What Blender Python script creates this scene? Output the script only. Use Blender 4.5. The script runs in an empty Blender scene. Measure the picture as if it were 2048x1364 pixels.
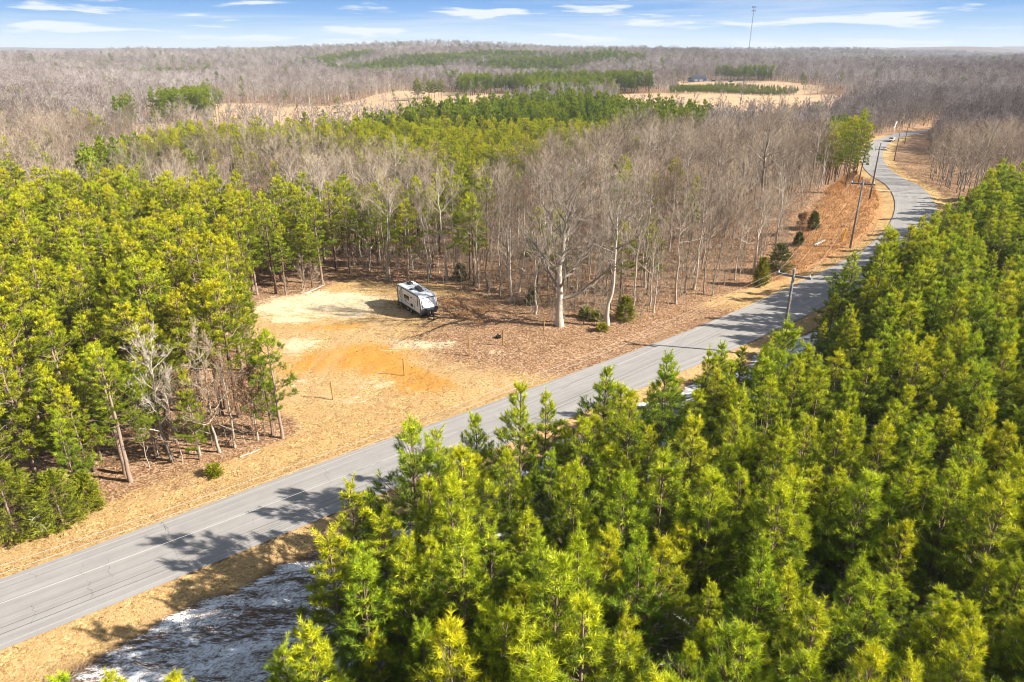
import bpy, bmesh, math, random
import numpy as np
from mathutils import Vector, Matrix, Euler
R = math.radians
rng = np.random.default_rng(7)
random.seed(7)
sc = bpy.context.scene
COL = sc.collection

# ------------------------------------------------------------------ camera, light, sky, exposure
CAM_H = 35.0
PITCH = 23.1
FOC = 1365.0
cam = bpy.data.cameras.new('camera'); camo = bpy.data.objects.new('camera', cam); COL.objects.link(camo)
camo.location = (0, 0, CAM_H); camo.rotation_euler = (R(90 - PITCH), 0, 0)
cam.sensor_width = 36; cam.lens = 36 * FOC / 2048; cam.clip_start = 0.5; cam.clip_end = 60000
sc.camera = camo
SUN_EL = 31.0
SUN_AZ = -12.0       # degrees from +X towards -Y (sun to the right, a little behind the camera)
sdir = Vector((math.cos(R(SUN_AZ)) * math.cos(R(SUN_EL)), math.sin(R(SUN_AZ)) * math.cos(R(SUN_EL)), math.sin(R(SUN_EL))))
sl = bpy.data.lights.new('sun', 'SUN'); sl.energy = 5.0; sl.angle = R(0.5); sl.color = (1, 0.93, 0.82)
so = bpy.data.objects.new('sun', sl); COL.objects.link(so)
so.rotation_euler = sdir.to_track_quat('Z', 'Y').to_euler()
sc.view_settings.view_transform = 'Standard'; sc.view_settings.look = 'None'
sc.view_settings.gamma = 1.0; sc.view_settings.exposure = 1.3
sc.cycles.filter_width = 1.0
sc.render.film_transparent = False
sc.cycles.use_denoising = True
sc.cycles.max_bounces = 5; sc.cycles.diffuse_bounces = 2; sc.cycles.transmission_bounces = 3
sc.cycles.volume_bounces = 0
sc.cycles.transparent_max_bounces = 6

class NT:
    """tiny helper round a node tree"""
    def __init__(s, nt): s.nt = nt; s.n = nt.nodes; s.l = nt.links
    def add(s, t, **k):
        nd = s.n.new(t)
        for a, b in k.items():
            if a == 'i':
                for kk, v in b.items():
                    if isinstance(v, bpy.types.NodeSocket): s.l.new(v, nd.inputs[kk])
                    else: nd.inputs[kk].default_value = v
            else: setattr(nd, a, b)
        return nd
    def math(s, op, a, b=0.0, c=None, clamp=False):
        nd = s.add('ShaderNodeMath', operation=op, use_clamp=clamp)
        for q, v in enumerate((a, b, c)):
            if v is None: continue
            if isinstance(v, bpy.types.NodeSocket): s.l.new(v, nd.inputs[q])
            else: nd.inputs[q].default_value = v
        return nd.outputs[0]
    def mix(s, f, a, b, mode='MIX'):
        nd = s.add('ShaderNodeMix', data_type='RGBA', blend_type=mode)
        for q, v in ((0, f), (6, a), (7, b)):
            if isinstance(v, bpy.types.NodeSocket): s.l.new(v, nd.inputs[q])
            else: nd.inputs[q].default_value = v if q == 0 else (tuple(v) + (1,))[:4]
        return nd.outputs[2]
    def ramp(s, f, stops, interp='LINEAR'):
        nd = s.add('ShaderNodeValToRGB'); s.l.new(f, nd.inputs[0]); cr = nd.color_ramp; cr.interpolation = interp
        while len(cr.elements) < len(stops): cr.elements.new(0.5)
        for e, (p, c) in zip(cr.elements, stops):
            e.position = p; e.color = (tuple(c) + (1,))[:4] if not isinstance(c, (int, float)) else (c, c, c, 1)
        return nd.outputs[0]
    def noise(s, vec, scale, detail=4, rough=0.6, dist=0.0):
        nd = s.add('ShaderNodeTexNoise'); nd.inputs['Scale'].default_value = scale
        nd.inputs['Detail'].default_value = detail; nd.inputs['Roughness'].default_value = rough
        nd.inputs['Distortion'].default_value = dist
        if vec is not None: s.l.new(vec, nd.inputs['Vector'])
        return nd.outputs['Fac']
    def map(s, f, a, b, c=0.0, d=1.0):
        nd = s.add('ShaderNodeMapRange'); nd.interpolation_type = 'SMOOTHSTEP'
        s.l.new(f, nd.inputs[0])
        for q, v in enumerate((a, b, c, d)): nd.inputs[q + 1].default_value = v
        return nd.outputs[0]

def s2l(c):
    return tuple(((v / 255) / 12.92 if v / 255 <= 0.04045 else ((v / 255 + 0.055) / 1.055) ** 2.4) for v in c)

world = bpy.data.worlds.new('World'); sc.world = world; world.use_nodes = True
W = NT(world.node_tree); W.n.clear()
sky = W.add('ShaderNodeTexSky', sky_type='NISHITA', sun_disc=False)
sky.sun_elevation = R(SUN_EL); sky.sun_rotation = math.atan2(sdir.x, sdir.y)
sky.air_density = 1.0; sky.dust_density = 0.4; sky.ozone_density = 2.0
tc = W.add('ShaderNodeTexCoord').outputs['Generated']
sp = W.add('ShaderNodeSeparateXYZ', i={0: tc})
az = W.math('ARCTAN2', sp.outputs[0], sp.outputs[1]); el = sp.outputs[2]
# clear air: pale at the horizon, deep blue a few degrees up
low = W.ramp(W.math('DIVIDE', el, 0.12, clamp=True), [(0.0, (7.0, 8.3, 9.2)), (0.14, (5.4, 7.5, 9.0)), (0.34, (2.1, 4.7, 8.6)), (0.62, (0.85, 3.1, 7.8)), (1.0, (0.55, 2.1, 6.2))])
skyc = W.mix(W.map(el, 0.10, 0.42), low, sky.outputs[0])
cv = W.add('ShaderNodeCombineXYZ', i={0: W.math('MULTIPLY', az, 1.0), 1: W.math('MULTIPLY', el, 11.0), 2: 0.37})
warp = W.noise(cv.outputs[0], 2.0, 2, 0.5)
cv2 = W.add('ShaderNodeCombineXYZ', i={0: W.math('ADD', W.math('MULTIPLY', az, 1.0), 2.35), 1: W.math('MULTIPLY', W.math('ADD', el, W.math('MULTIPLY', warp, 0.008)), 9.0), 2: 1.9})
n1 = W.noise(cv2.outputs[0], 7.5, 6, 0.5, 0.2)
puff = W.map(n1, 0.535, 0.63)
cv3 = W.add('ShaderNodeCombineXYZ', i={0: az, 1: W.math('MULTIPLY', el, 22.0), 2: 4.4})
n2 = W.noise(cv3.outputs[0], 2.2, 7, 0.6, 0.3)
veil = W.math('MULTIPLY', W.map(n2, 0.42, 0.75), 0.55)
cl = W.math('MAXIMUM', W.math('MULTIPLY', puff, 0.92), veil)
skyc = W.mix(cl, skyc, (9.0, 9.5, 9.9))
bg = W.add('ShaderNodeBackground', i={'Color': skyc, 'Strength': 0.042})
W.l.new(bg.outputs[0], W.add('ShaderNodeOutputWorld').inputs[0])

# ------------------------------------------------------------------ object helpers
def link(o, parent=None):
    COL.objects.link(o)
    if parent is not None: o.parent = parent
    return o
def tag(o, label=None, cat=None, group=None, kind=None):
    if label: o['label'] = label
    if cat: o['category'] = cat
    if group: o['group'] = group
    if kind: o['kind'] = kind
    return o
def empty(name, loc=(0, 0, 0), rz=0.0):
    o = bpy.data.objects.new(name, None); o.empty_display_size = 0.3
    o.location = loc; o.rotation_euler = (0, 0, rz); COL.objects.link(o); return o
def np_mesh(name, V, F, mats, MI=None, A=None, smooth=False):
    """triangle or quad mesh from arrays"""
    V = np.asarray(V, np.float32); F = np.asarray(F, np.int32)
    me = bpy.data.meshes.new(name); k = F.shape[1]
    me.vertices.add(len(V)); me.vertices.foreach_set('co', V.ravel())
    me.loops.add(F.size); me.loops.foreach_set('vertex_index', F.ravel())
    me.polygons.add(len(F)); me.polygons.foreach_set('loop_start', np.arange(0, F.size, k, dtype=np.int32))
    me.polygons.foreach_set('loop_total', np.full(len(F), k, np.int32))
    for m in (mats if isinstance(mats, (list, tuple)) else [mats]): me.materials.append(m)
    if MI is not None: me.polygons.foreach_set('material_index', np.asarray(MI, np.int32))
    me.update(calc_edges=True)
    if A is not None:
        for an, av in A.items():
            at_ = me.attributes.new(an, 'FLOAT', 'POINT'); at_.data.foreach_set('value', np.asarray(av, np.float32))
    me.polygons.foreach_set('use_smooth', np.full(len(F), smooth, bool))
    return me
class MB:
    """collects solid shapes into one mesh"""
    def __init__(s): s.bm = bmesh.new()
    def xf(s, vs, loc, rot): bmesh.ops.transform(s.bm, matrix=Matrix.Translation(loc) @ Euler(rot).to_matrix().to_4x4(), verts=vs)
    def box(s, c, size, rot=(0, 0, 0), bev=0.0):
        r = bmesh.ops.create_cube(s.bm, size=1.0); vs = r['verts']
        bmesh.ops.scale(s.bm, vec=size, verts=vs); s.xf(vs, c, rot)
        if bev:
            es = list({e for v in vs for e in v.link_edges})
            bmesh.ops.bevel(s.bm, geom=es, offset=bev, segments=2, profile=0.6, affect='EDGES')
        return s
    def cyl(s, a, b, r1, r2=None, seg=12):
        a = Vector(a); b = Vector(b); d = b - a; r2 = r1 if r2 is None else r2
        r = bmesh.ops.create_cone(s.bm, cap_ends=True, segments=seg, radius1=r1, radius2=r2, depth=d.length)
        bmesh.ops.transform(s.bm, matrix=Matrix.Translation((a + b) / 2) @ d.to_track_quat('Z', 'Y').to_matrix().to_4x4(), verts=r['verts'])
        return s
    def ball(s, c, r, sc_=(1, 1, 1), seg=12):
        q = bmesh.ops.create_uvsphere(s.bm, u_segments=seg, v_segments=max(6, seg // 2), radius=r)
        bmesh.ops.scale(s.bm, vec=sc_, verts=q['verts']); bmesh.ops.translate(s.bm, vec=c, verts=q['verts']); return s
    def prism(s, prof, w, axis='Y', off=0.0, bev=0.0):
        """profile in x,z extruded along y from off-w/2 to off+w/2"""
        a = [s.bm.verts.new((x, off - w / 2, z)) for x, z in prof]; b = [s.bm.verts.new((x, off + w / 2, z)) for x, z in prof]
        fs = [s.bm.faces.new(a[::-1]), s.bm.faces.new(b)]
        for i in range(len(prof)):
            j = (i + 1) % len(prof); fs.append(s.bm.faces.new((a[i], a[j], b[j], b[i])))
        bmesh.ops.recalc_face_normals(s.bm, faces=fs)
        if bev:
            es = list({e for f in fs for e in f.edges}); bmesh.ops.bevel(s.bm, geom=es, offset=bev, segments=2, profile=0.6, affect='EDGES')
        return s
    def build(s, name, mat, parent=None, smooth=False):
        me = bpy.data.meshes.new(name); s.bm.to_mesh(me); s.bm.free(); me.materials.append(mat)
        if smooth:
            for p in me.polygons: p.use_smooth = True
        return link(bpy.data.objects.new(name, me), parent)

# ------------------------------------------------------------------ materials
def mat(name, col, rough=0.7, metal=0.0, var=0.12, scale=6.0, bump=0.0, spec=0.3):
    m = bpy.data.materials.new(name); m.use_nodes = True; T = NT(m.node_tree); T.n.clear()
    co = T.add('ShaderNodeTexCoord').outputs['Object']
    n = T.noise(co, scale, 5, 0.65)
    c = T.mix(n, tuple(v * (1 - var) for v in col), tuple(min(1, v * (1 + var)) for v in col))
    b = T.add('ShaderNodeBsdfPrincipled', i={'Base Color': c, 'Roughness': rough, 'Metallic': metal, 'Specular IOR Level': spec})
    if bump:
        bp = T.add('ShaderNodeBump', i={'Height': n, 'Strength': bump, 'Distance': 0.05}); T.l.new(bp.outputs[0], b.inputs['Normal'])
    T.l.new(b.outputs[0], T.add('ShaderNodeOutputMaterial').inputs[0]); return m

def needle_mat(name, dark, light, tip, hue=0.25, trans=0.2):
    m = bpy.data.materials.new(name); m.use_nodes = True; T = NT(m.node_tree); T.n.clear()
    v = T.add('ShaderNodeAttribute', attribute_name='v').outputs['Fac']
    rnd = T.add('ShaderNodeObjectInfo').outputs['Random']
    c = T.ramp(v, [(0.0, dark), (0.30, tuple(.55 * p + .45 * q for p, q in zip(dark, light))), (0.66, light), (1.0, tip)])  # dark end paints crown-gap shade into inner pine needles; tip is new growth
    # each tree leans a little to blue-green or to yellow-green
    tree = T.ramp(rnd, [(0.0, (0.50, 0.82, 1.6)), (0.3, (0.82, 0.98, 1.0)), (0.7, (1.02, 1.02, 0.8)), (1.0, (1.2, 1.06, 0.6))])
    c = T.mix(hue * 2, c, T.mix(1.0, c, tree, 'MULTIPLY'))
    d = T.add('ShaderNodeBsdfPrincipled', i={'Base Color': c, 'Roughness': 0.55, 'Specular IOR Level': 0.35})
    t = T.add('ShaderNodeBsdfTranslucent', i={'Color': c})
    mx = T.add('ShaderNodeMixShader', i={0: trans}); T.l.new(d.outputs[0], mx.inputs[1]); T.l.new(t.outputs[0], mx.inputs[2])
    T.l.new(mx.outputs[0], T.add('ShaderNodeOutputMaterial').inputs[0]); return m

def bark_mat(name, a, b, scale=5.0, rv=0.3, stretch=0.25, land=False):
    m = bpy.data.materials.new(name); m.use_nodes = True; T = NT(m.node_tree); T.n.clear()
    co = T.add('ShaderNodeTexCoord').outputs['Object']
    mp = T.add('ShaderNodeMapping', i={0: co}); mp.inputs['Scale'].default_value = (1, 1, stretch)
    n = T.noise(mp.outputs[0], scale, 4, 0.7)
    rnd = T.add('ShaderNodeObjectInfo').outputs['Random']
    k = T.math('ADD', T.math('MULTIPLY', n, 1 - rv), T.math('MULTIPLY', rnd, rv))
    c = T.mix(T.map(k, 0.3, 0.7), a, b)
    if land:  # stands of different kinds of tree across the country
        L_ = T.add('ShaderNodeObjectInfo').outputs['Location']; q = T.noise(L_, .0045, 4, .6); q2 = T.noise(L_, .02, 3, .6)
        c = T.mix(1.0, c, T.ramp(T.math('ADD', T.math('MULTIPLY', q, .6), T.math('MULTIPLY', q2, .4)), [(0.38, (0.52, 0.46, 0.46)), (0.46, (0.80, 0.76, 0.75)), (0.53, (1.0, 0.98, 0.98)), (0.62, (1.3, 1.32, 1.38))]), 'MULTIPLY')
    bs = T.add('ShaderNodeBsdfPrincipled', i={'Base Color': c, 'Roughness': 0.85, 'Specular IOR Level': 0.15})
    bp = T.add('ShaderNodeBump', i={'Height': n, 'Strength': 0.6, 'Distance': 0.04}); T.l.new(bp.outputs[0], bs.inputs['Normal'])
    T.l.new(bs.outputs[0], T.add('ShaderNodeOutputMaterial').inputs[0]); return m

M = {}
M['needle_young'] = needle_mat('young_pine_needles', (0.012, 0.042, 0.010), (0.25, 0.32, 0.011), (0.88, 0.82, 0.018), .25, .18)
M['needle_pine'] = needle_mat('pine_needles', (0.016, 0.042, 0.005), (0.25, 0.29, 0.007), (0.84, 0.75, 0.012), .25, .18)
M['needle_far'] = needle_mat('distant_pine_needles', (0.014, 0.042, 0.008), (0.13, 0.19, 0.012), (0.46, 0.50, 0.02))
M['cedar'] = needle_mat('cedar_scales', (0.06, 0.08, 0.006), (0.24, 0.24, 0.010), (0.50, 0.42, 0.012))
M['cedar_dark'] = needle_mat('dark_cedar_scales', (0.04, 0.055, 0.015), (0.12, 0.125, 0.02), (0.24, 0.22, 0.03))
M['deadleaf'] = needle_mat('withered_leaves', (0.14, 0.07, 0.03), (0.27, 0.15, 0.07), (0.38, 0.24, 0.12), 0.1)
M['bark_pine'] = bark_mat('pine_bark', (0.12, 0.075, 0.05), (0.30, 0.22, 0.17))
M['bark_twig'] = bark_mat('pine_branch_bark', (0.14, 0.09, 0.06), (0.27, 0.20, 0.15))
M['bark_grey'] = bark_mat('grey_bark', (0.15, 0.12, 0.095), (0.50, 0.43, 0.35))
M['bark_pale'] = bark_mat('pale_bark', (0.20, 0.17, 0.135), (0.50, 0.44, 0.365))
M['twig'] = bark_mat('twig_bark', (0.17, 0.112, 0.072), (0.52, 0.41, 0.29), 1.2, 0.6, 1)
M['twig_far'] = bark_mat('distant_twig_bark', (0.27, 0.23, 0.215), (0.45, 0.41, 0.39), 0.5, 0.75, 1, True)
M['twig_pale'] = bark_mat('pale_twig_bark', (0.30, 0.25, 0.20), (0.62, 0.54, 0.44), 1.2, 0.3, 1)
M['dead'] = mat('bleached_dead_wood', (0.55, 0.52, 0.47), 0.85, var=0.25)
M['grass'] = bark_mat('dry_grass_blades', (0.34, 0.19, 0.07), (0.62, 0.42, 0.19), 1.5, 0.0, 1)
M['broom'] = bark_mat('rust_broomsedge', (0.32, 0.15, 0.055), (0.58, 0.33, 0.14), 0.4, 0.0, 1)

# ------------------------------------------------------------------ terrain
ROAD = np.array([(-140, -45, 0), (-82.3, -1, 0), (-34.5, 35.3, 0), (-13, 52.1, 0), (-3.9, 58.9, 0), (17.2, 75.4, 0), (28.4, 84.4, 0), (45, 98.6, .3), (60.9, 112.2, 1.5),
                 (70.5, 121.5, 2.6), (79.5, 133.5, 3.9), (87.5, 148.5, 4.8), (97, 171, 4.0), (106, 195.8, 2), (120, 229, -.8), (135.5, 262.6, -3), (156.2, 303.5, -5), (179, 342, -6), (200, 367, -6),
                 (222, 386, -6), (262, 410, -6), (330, 440, -6)], float)
HALF = 3.75
def catmull(P, n=8):
    out = []
    Q = np.vstack([2 * P[0] - P[1], P, 2 * P[-1] - P[-2]])
    for i in range(1, len(Q) - 2):
        p0, p1, p2, p3 = Q[i - 1:i + 3]
        for t in np.arange(n) / n:
            out.append(0.5 * ((2 * p1) + (-p0 + p2) * t + (2 * p0 - 5 * p1 + 4 * p2 - p3) * t * t + (-p0 + 3 * p1 - 3 * p2 + p3) * t ** 3))
    out.append(P[-1]); return np.array(out)
RC = catmull(ROAD)
def road_dist(x, y):
    """distance to the centreline, road height there, side (+1 = south/right)"""
    x = np.asarray(x, float); y = np.asarray(y, float); sh = x.shape; x = x.ravel(); y = y.ravel()
    best = np.full(x.shape, 1e18); zz = np.zeros(x.shape); sd = np.zeros(x.shape)
    for a, b in zip(RC[:-1], RC[1:]):
        dx, dy = b[0] - a[0], b[1] - a[1]; L2 = dx * dx + dy * dy
        t = np.clip(((x - a[0]) * dx + (y - a[1]) * dy) / L2, 0, 1)
        ex = x - (a[0] + t * dx); ey = y - (a[1] + t * dy); d2 = ex * ex + ey * ey
        m = d2 < best
        best[m] = d2[m]; zz[m] = (a[2] + t * (b[2] - a[2]))[m]; sd[m] = np.sign(ex * dy - ey * dx)[m]
    return np.sqrt(best).reshape(sh), zz.reshape(sh), sd.reshape(sh)
def sst(a, b, x): t = np.clip((x - a) / (b - a), 0, 1); return t * t * (3 - 2 * t)
def gau(x, y, cx, cy, sx, sy, a): return a * np.exp(-((x - cx) / sx) ** 2 - ((y - cy) / sy) ** 2)
def base_z(x, y):
    d = np.hypot(x, y)
    z = gau(x, y, 84, 150, 42, 42, 5.0) + gau(x, y, 60, 158, 24, 28, 2.5) + gau(x, y, 170, 330, 110, 110, -7)
    z = z + gau(x, y, -60, 190, 90, 60, -4)
    k = sst(170, 500, d)
    z = z + k * (2.6 * np.sin(x / 83 + 1.0) * np.cos(y / 97 + .4) + 1.8 * np.sin(x / 41 + y / 57))
    k2 = sst(600, 1800, d)
    z = z + k2 * (8 * np.sin(x / 300 + 2.0) * np.cos(y / 330 + 1.1) + 6 * np.sin(x / 170 - y / 210 + .6) + 4)
    k3 = sst(2500, 7500, d)
    z = z + k3 * (19 + 12 * np.sin(x / 900 + .5) * np.cos(y / 1300) + 12 * np.sin(x / 510 + y / 2100 + 1) + 6 * np.sin(x / 230 + 2) * np.sin(y / 700) + 3 * np.sin(x / 90))
    z = z + gau(x, y, -900, 1500, 500, 260, 13) + gau(x, y, -250, 1050, 300, 180, -8) + gau(x, y, 900, 2700, 700, 300, 16) + gau(x, y, -2200, 4200, 1000, 420, 26) + gau(x, y, -3600, 6200, 900, 600, 24) + gau(x, y, -700, 5600, 800, 500, 20) + gau(x, y, 2300, 4700, 1100, 400, 24) + gau(x, y, 4200, 6800, 1200, 500, 28)
    z = z + gau(x, y, -260, 2300, 620, 500, 31) + gau(x, y, 260, 1700, 520, 420, 13) + gau(x, y, 760, 950, 340, 420, 9) + gau(x, y, -700, 3200, 900, 700, 8) + gau(x, y, 5200, 9800, 3600, 1300, 34) + gau(x, y, -3500, 10500, 3000, 1200, 22)
    return z
def terr(x, y):
    d, rz, sd = road_dist(x, y); b = base_z(x, y)
    # a shallow ditch on the south side, a low step up into the clearing on the north
    z = rz - 0.06 + (b - rz) * sst(5, 22, d)
    z = z - 0.45 * np.exp(-((d - 6.6) / 1.6) ** 2) * (sd > 0) - 0.15 * np.exp(-((d - 6.0) / 1.5) ** 2) * (sd <= 0)
    return z
def terr1(x, y): return float(terr(np.array([x]), np.array([y]))[0])
CP, SP = math.cos(R(PITCH)), math.sin(R(PITCH))
def at(u, v, dz=0.0):
    """the place on the ground (or dz above it) seen in that direction"""
    yy = -(v - 682) / FOC; d = np.array([(u - 1024) / FOC, CP + yy * SP, -SP + yy * CP])
    t = np.geomspace(20, 9500, 700); g_ = CAM_H + d[2] * t - dz - terr(d[0] * t, d[1] * t); k = np.nonzero(g_ < 0)[0]
    if len(k) == 0: return np.array([d[0], d[1]]) * 9500 / d[1]
    k = int(k[0]); a, b = t[k - 1], t[k]; f = g_[k - 1] / (g_[k - 1] - g_[k]); tt = a + (b - a) * f
    return np.array([d[0] * tt, d[1] * tt])
def proj(x, y, z):
    z = np.asarray(z) - CAM_H; dep = y * CP - z * SP; up = y * SP + z * CP
    dep = np.where(dep < 0.1, 0.1, dep)
    return 1024 + FOC * x / dep, 682 - FOC * up / dep, dep
def inpoly(x, y, P):
    x = np.asarray(x, float); y = np.asarray(y, float); r = np.zeros(x.shape, bool); n = len(P)
    for i in range(n):
        x1, y1 = P[i]; x2, y2 = P[(i + 1) % n]
        c = ((y1 > y) != (y2 > y)) & (x < (x2 - x1) * (y - y1) / (y2 - y1 + 1e-12) + x1)
        r ^= c
    return r
def pdist(x, y, P):
    """signed distance to a polygon, positive inside"""
    best = np.full(np.shape(x), 1e18)
    for i in range(len(P)):
        a = P[i]; b = P[(i + 1) % len(P)]; dx, dy = b[0] - a[0], b[1] - a[1]
        t = np.clip(((x - a[0]) * dx + (y - a[1]) * dy) / (dx * dx + dy * dy + 1e-9), 0, 1)
        best = np.minimum(best, (x - a[0] - t * dx) ** 2 + (y - a[1] - t * dy) ** 2)
    return np.sqrt(best) * np.where(inpoly(x, y, P), 1, -1)
def G(*uv): return [tuple(at(*p)) for p in uv]

# land cover, outlined on the ground
P_CLEAR = G((480, 700), (490, 625), (545, 594), (615, 588), (690, 556), (790, 566), (905, 572), (960, 585), (1000, 606), (1100, 655), (1215, 655), (1300, 628), (1400, 604), (1480, 575), (1565, 548), (1720, 520), (1500, 640), (1250, 720), (900, 845), (600, 950), (568, 885), (540, 800))
P_BANK = G((1480, 580), (1530, 545), (1580, 520), (1590, 490), (1600, 440), (1640, 400), (1690, 350), (1745, 352), (1790, 395), (1803, 449), (1740, 512), (1600, 560))
P_VERGE = G((-500, 1330), (-100, 1140), (0, 1100), (130, 1030), (262, 975), (345, 935), (430, 915), (500, 895), (590, 880), (900, 700), (900, 850), (400, 1060), (-400, 1400))
P_PINEL = G((-500, 1300), (0, 1085), (130, 1015), (262, 962), (345, 925), (430, 903), (500, 885), (568, 872)) + G((572, 690, 12), (505, 600, 12), (470, 565, 12)) + \
          G((490, 606), (530, 600), (615, 583), (690, 552)) + G((790, 420, 14), (700, 385, 14), (560, 360, 14), (400, 347, 14), (200, 338, 14), (0, 335, 14), (-300, 335, 14))
P_PINEM = G((290, 262, 14), (400, 243, 14), (560, 237, 14), (700, 232, 14), (900, 203, 14), (1000, 192, 14), (1180, 185, 14), (1300, 203, 14), (1420, 213, 14), (1420, 236, 14), (1260, 238, 14), (1180, 252, 14), (1050, 286, 14), (940, 318, 14), (830, 303, 14), (600, 267, 14), (450, 262, 14), (300, 284, 14), (215, 292, 14))
P_PINER = G((1665, 320, 13), (1655, 245, 13), (1700, 235, 13), (1722, 240, 13), (1718, 300, 4), (1722, 350), (1715, 372), (1690, 368), (1660, 375))
FIELDS = [G((215, 290), (240, 262), (320, 236), (395, 205), (560, 205), (650, 213), (720, 200), (800, 181), (900, 184), (1030, 188), (1060, 215), (1000, 245), (900, 262), (700, 285), (420, 292), (300, 296)),
          G((1200, 190), (1330, 187), (1500, 186), (1700, 190), (1740, 215), (1650, 250), (1400, 262), (1230, 250)),
          G((1350, 163), (1450, 160), (1560, 163), (1650, 172), (1640, 186), (1500, 189), (1345, 189))]
FARPINE = [G((620, 118, 12), (700, 100, 12), (745, 101, 12), (700, 116, 12), (640, 128, 12)),
           G((690, 128, 12), (780, 112, 12), (900, 104, 12), (1040, 102, 12), (1080, 108, 12), (960, 118, 12), (870, 126, 12), (800, 140, 12), (740, 146, 12), (640, 132, 12)),
           G((935, 132, 12), (1100, 108, 12), (1200, 101, 12), (1310, 108, 12), (1310, 118, 12), (1160, 122, 12), (1100, 136, 12), (1000, 144, 12)),
           G((985, 158, 12), (1040, 148, 12), (1290, 143, 12), (1290, 158, 12), (1340, 160, 12), (1350, 178, 12), (1240, 180, 12), (1080, 176, 12), (1000, 182, 12)),
           G((1440, 139, 12), (1566, 136, 12), (1566, 152, 12), (1440, 154, 12)),
           G((325, 195, 14), (345, 178, 14), (380, 168, 14), (436, 168, 14), (432, 190, 14), (400, 222, 6), (370, 228, 6), (330, 216, 6)),
           G((180, 208, 12), (240, 194, 12), (246, 216, 12), (190, 224, 12)),
           G((812, 165, 12), (868, 163, 12), (872, 184, 4), (815, 186, 4)),
           G((905, 150, 12), (985, 150, 12), (980, 176, 6), (910, 176, 6)),
           G((150, 300, 12), (330, 285, 12), (330, 330, 12), (150, 340, 12)),
           G((880, 143, 12), (900, 143, 12), (900, 172, 4), (880, 172, 4))]
P_SAPL = G((1340, 178), (1450, 172), (1600, 183), (1590, 190), (1450, 189), (1340, 190))
P_YOUNG = [(-10.3, 8), (-10.8, 26), (-10.5, 33), (-7.5, 37.3), (-2.5, 42.5), (4, 47.5), (11, 53), (19, 61.5), (29, 69), (36, 76.5), (44, 86), (54, 97), (66, 109), (78, 120.5), (87, 129), (97, 141), (104, 152), (118, 148), (150, 135), (110, 70), (60, 8)]

def lines(segs):
    out = []
    for a, b, st in segs: out += list(np.arange(a, b, st))
    return out
def grow(a, b, st, k):
    out = [a]
    while out[-1] < b: out.append(out[-1] + st); st *= k
    return out
xs = np.array([-v for v in grow(62, 16000, 1.5, 1.06)][::-1] + lines([(-61.5, 112, .8), (112, 250, 1.8)]) + grow(250, 16000, 2.5, 1.06))
ys = np.array([-v for v in grow(22, 300, 2, 1.25)][::-1] + lines([(-21.5, 172, .8), (172, 430, 1.8)]) + grow(430, 16000, 2.8, 1.045))
X, Y = np.meshgrid(xs, ys); Z = terr(X, Y)
Z = Z + 0.05 * rng.standard_normal(X.shape) * sst(5, 8, road_dist(X, Y)[0]) * (np.hypot(X, Y) < 260)
nx, ny = len(xs), len(ys)
idx = np.arange(nx * ny).reshape(ny, nx)
F = np.stack([idx[:-1, :-1], idx[:-1, 1:], idx[1:, 1:], idx[1:, :-1]], -1).reshape(-1, 4)
rd, rzz, rs = road_dist(X, Y)
wob = 1.6 * np.sin(X / 2.3 + np.sin(Y / 3.1) * 2) + 1.3 * np.sin(Y / 1.9 + np.sin(X / 2.7) * 2)
near = np.hypot(X, Y) < 420
A = {}
A['straw'] = np.clip(np.maximum(sst(-2, 3, pdist(X, Y, P_CLEAR) + .5 * wob), sst(-1, 2, pdist(X, Y, P_VERGE) + .4 * wob)) + sst(9.5, 6, rd + .3 * wob), 0, 1) * near
A['leafy'] = np.clip(gau(X, Y, 3, 83, 17, 9, 1.5) + gau(X, Y, 22, 90, 16, 7, 1.3) + gau(X, Y, -6, 97, 14, 5, 1.2) + gau(X, Y, -27, 100, 6, 3, .7) + gau(X, Y, 9, 76, 12, 5, .6) + gau(X, Y, -38, 51, 14, 3.5, .9), 0, 1)
def blobs(L): return np.clip(sum(gau(X + .3 * wob, Y, *at(u, v), sx, sy, a) for u, v, sx, sy, a in L), 0, 1)
def rut(pts, w, a):
    P = catmull(np.array([list(at(*q)) + [0.] for q in pts]), 8); b = np.full(X.shape, 1e9)
    for p, q in zip(P[:-1], P[1:]):
        dx, dy = q[0] - p[0], q[1] - p[1]; t = np.clip(((X - p[0]) * dx + (Y - p[1]) * dy) / (dx * dx + dy * dy + 1e-9), 0, 1); b = np.minimum(b, np.hypot(X - p[0] - t * dx, Y - p[1] - t * dy))
    return a * (sst(w + .5, w, np.abs(b - .95)) )
A['rut'] = np.clip(rut([(1010, 775), (900, 745), (820, 700), (760, 660), (800, 625)], .25, .9) + rut([(600, 800), (640, 740), (690, 680), (780, 640)], .25, .7) + rut([(560, 720), (620, 660), (720, 610), (770, 590)], .25, .6), 0, 1)
A['clay'] = blobs([(700, 715, 8.5, 4.0, .95), (845, 765, 4.6, 3.0, 1.2), (640, 655, 5, 1.4, .8), (770, 700, 6, 3, .6), (790, 740, 4, 2, .6), (600, 740, 4, 2.5, .5), (730, 650, 6, 1.5, .5)])
A['pale'] = blobs([(640, 600, 7, 5, 1.15), (560, 615, 5, 4, .8), (710, 625, 5, 3, .95), (720, 600, 4, 3, .6), (820, 690, 5, 2.5, .5), (760, 770, 5, 2, .5), (600, 690, 2.2, 3, 1.1), (575, 640, 3, 2, .7), (700, 800, 5, 1.2, .5), (1000, 705, 2.5, 1.2, .6), (860, 690, 4, 1.5, .5), (590, 765, 3, 2, .4)])
A['snow'] = np.clip(sst(4.4, 7.4, rd + .35 * wob) * (rs > 0) * sst(-30, -22, X - .3 * Y + 12) * sst(75, 50, X) * .95, 0, 1) * (Y < 90)
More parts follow.
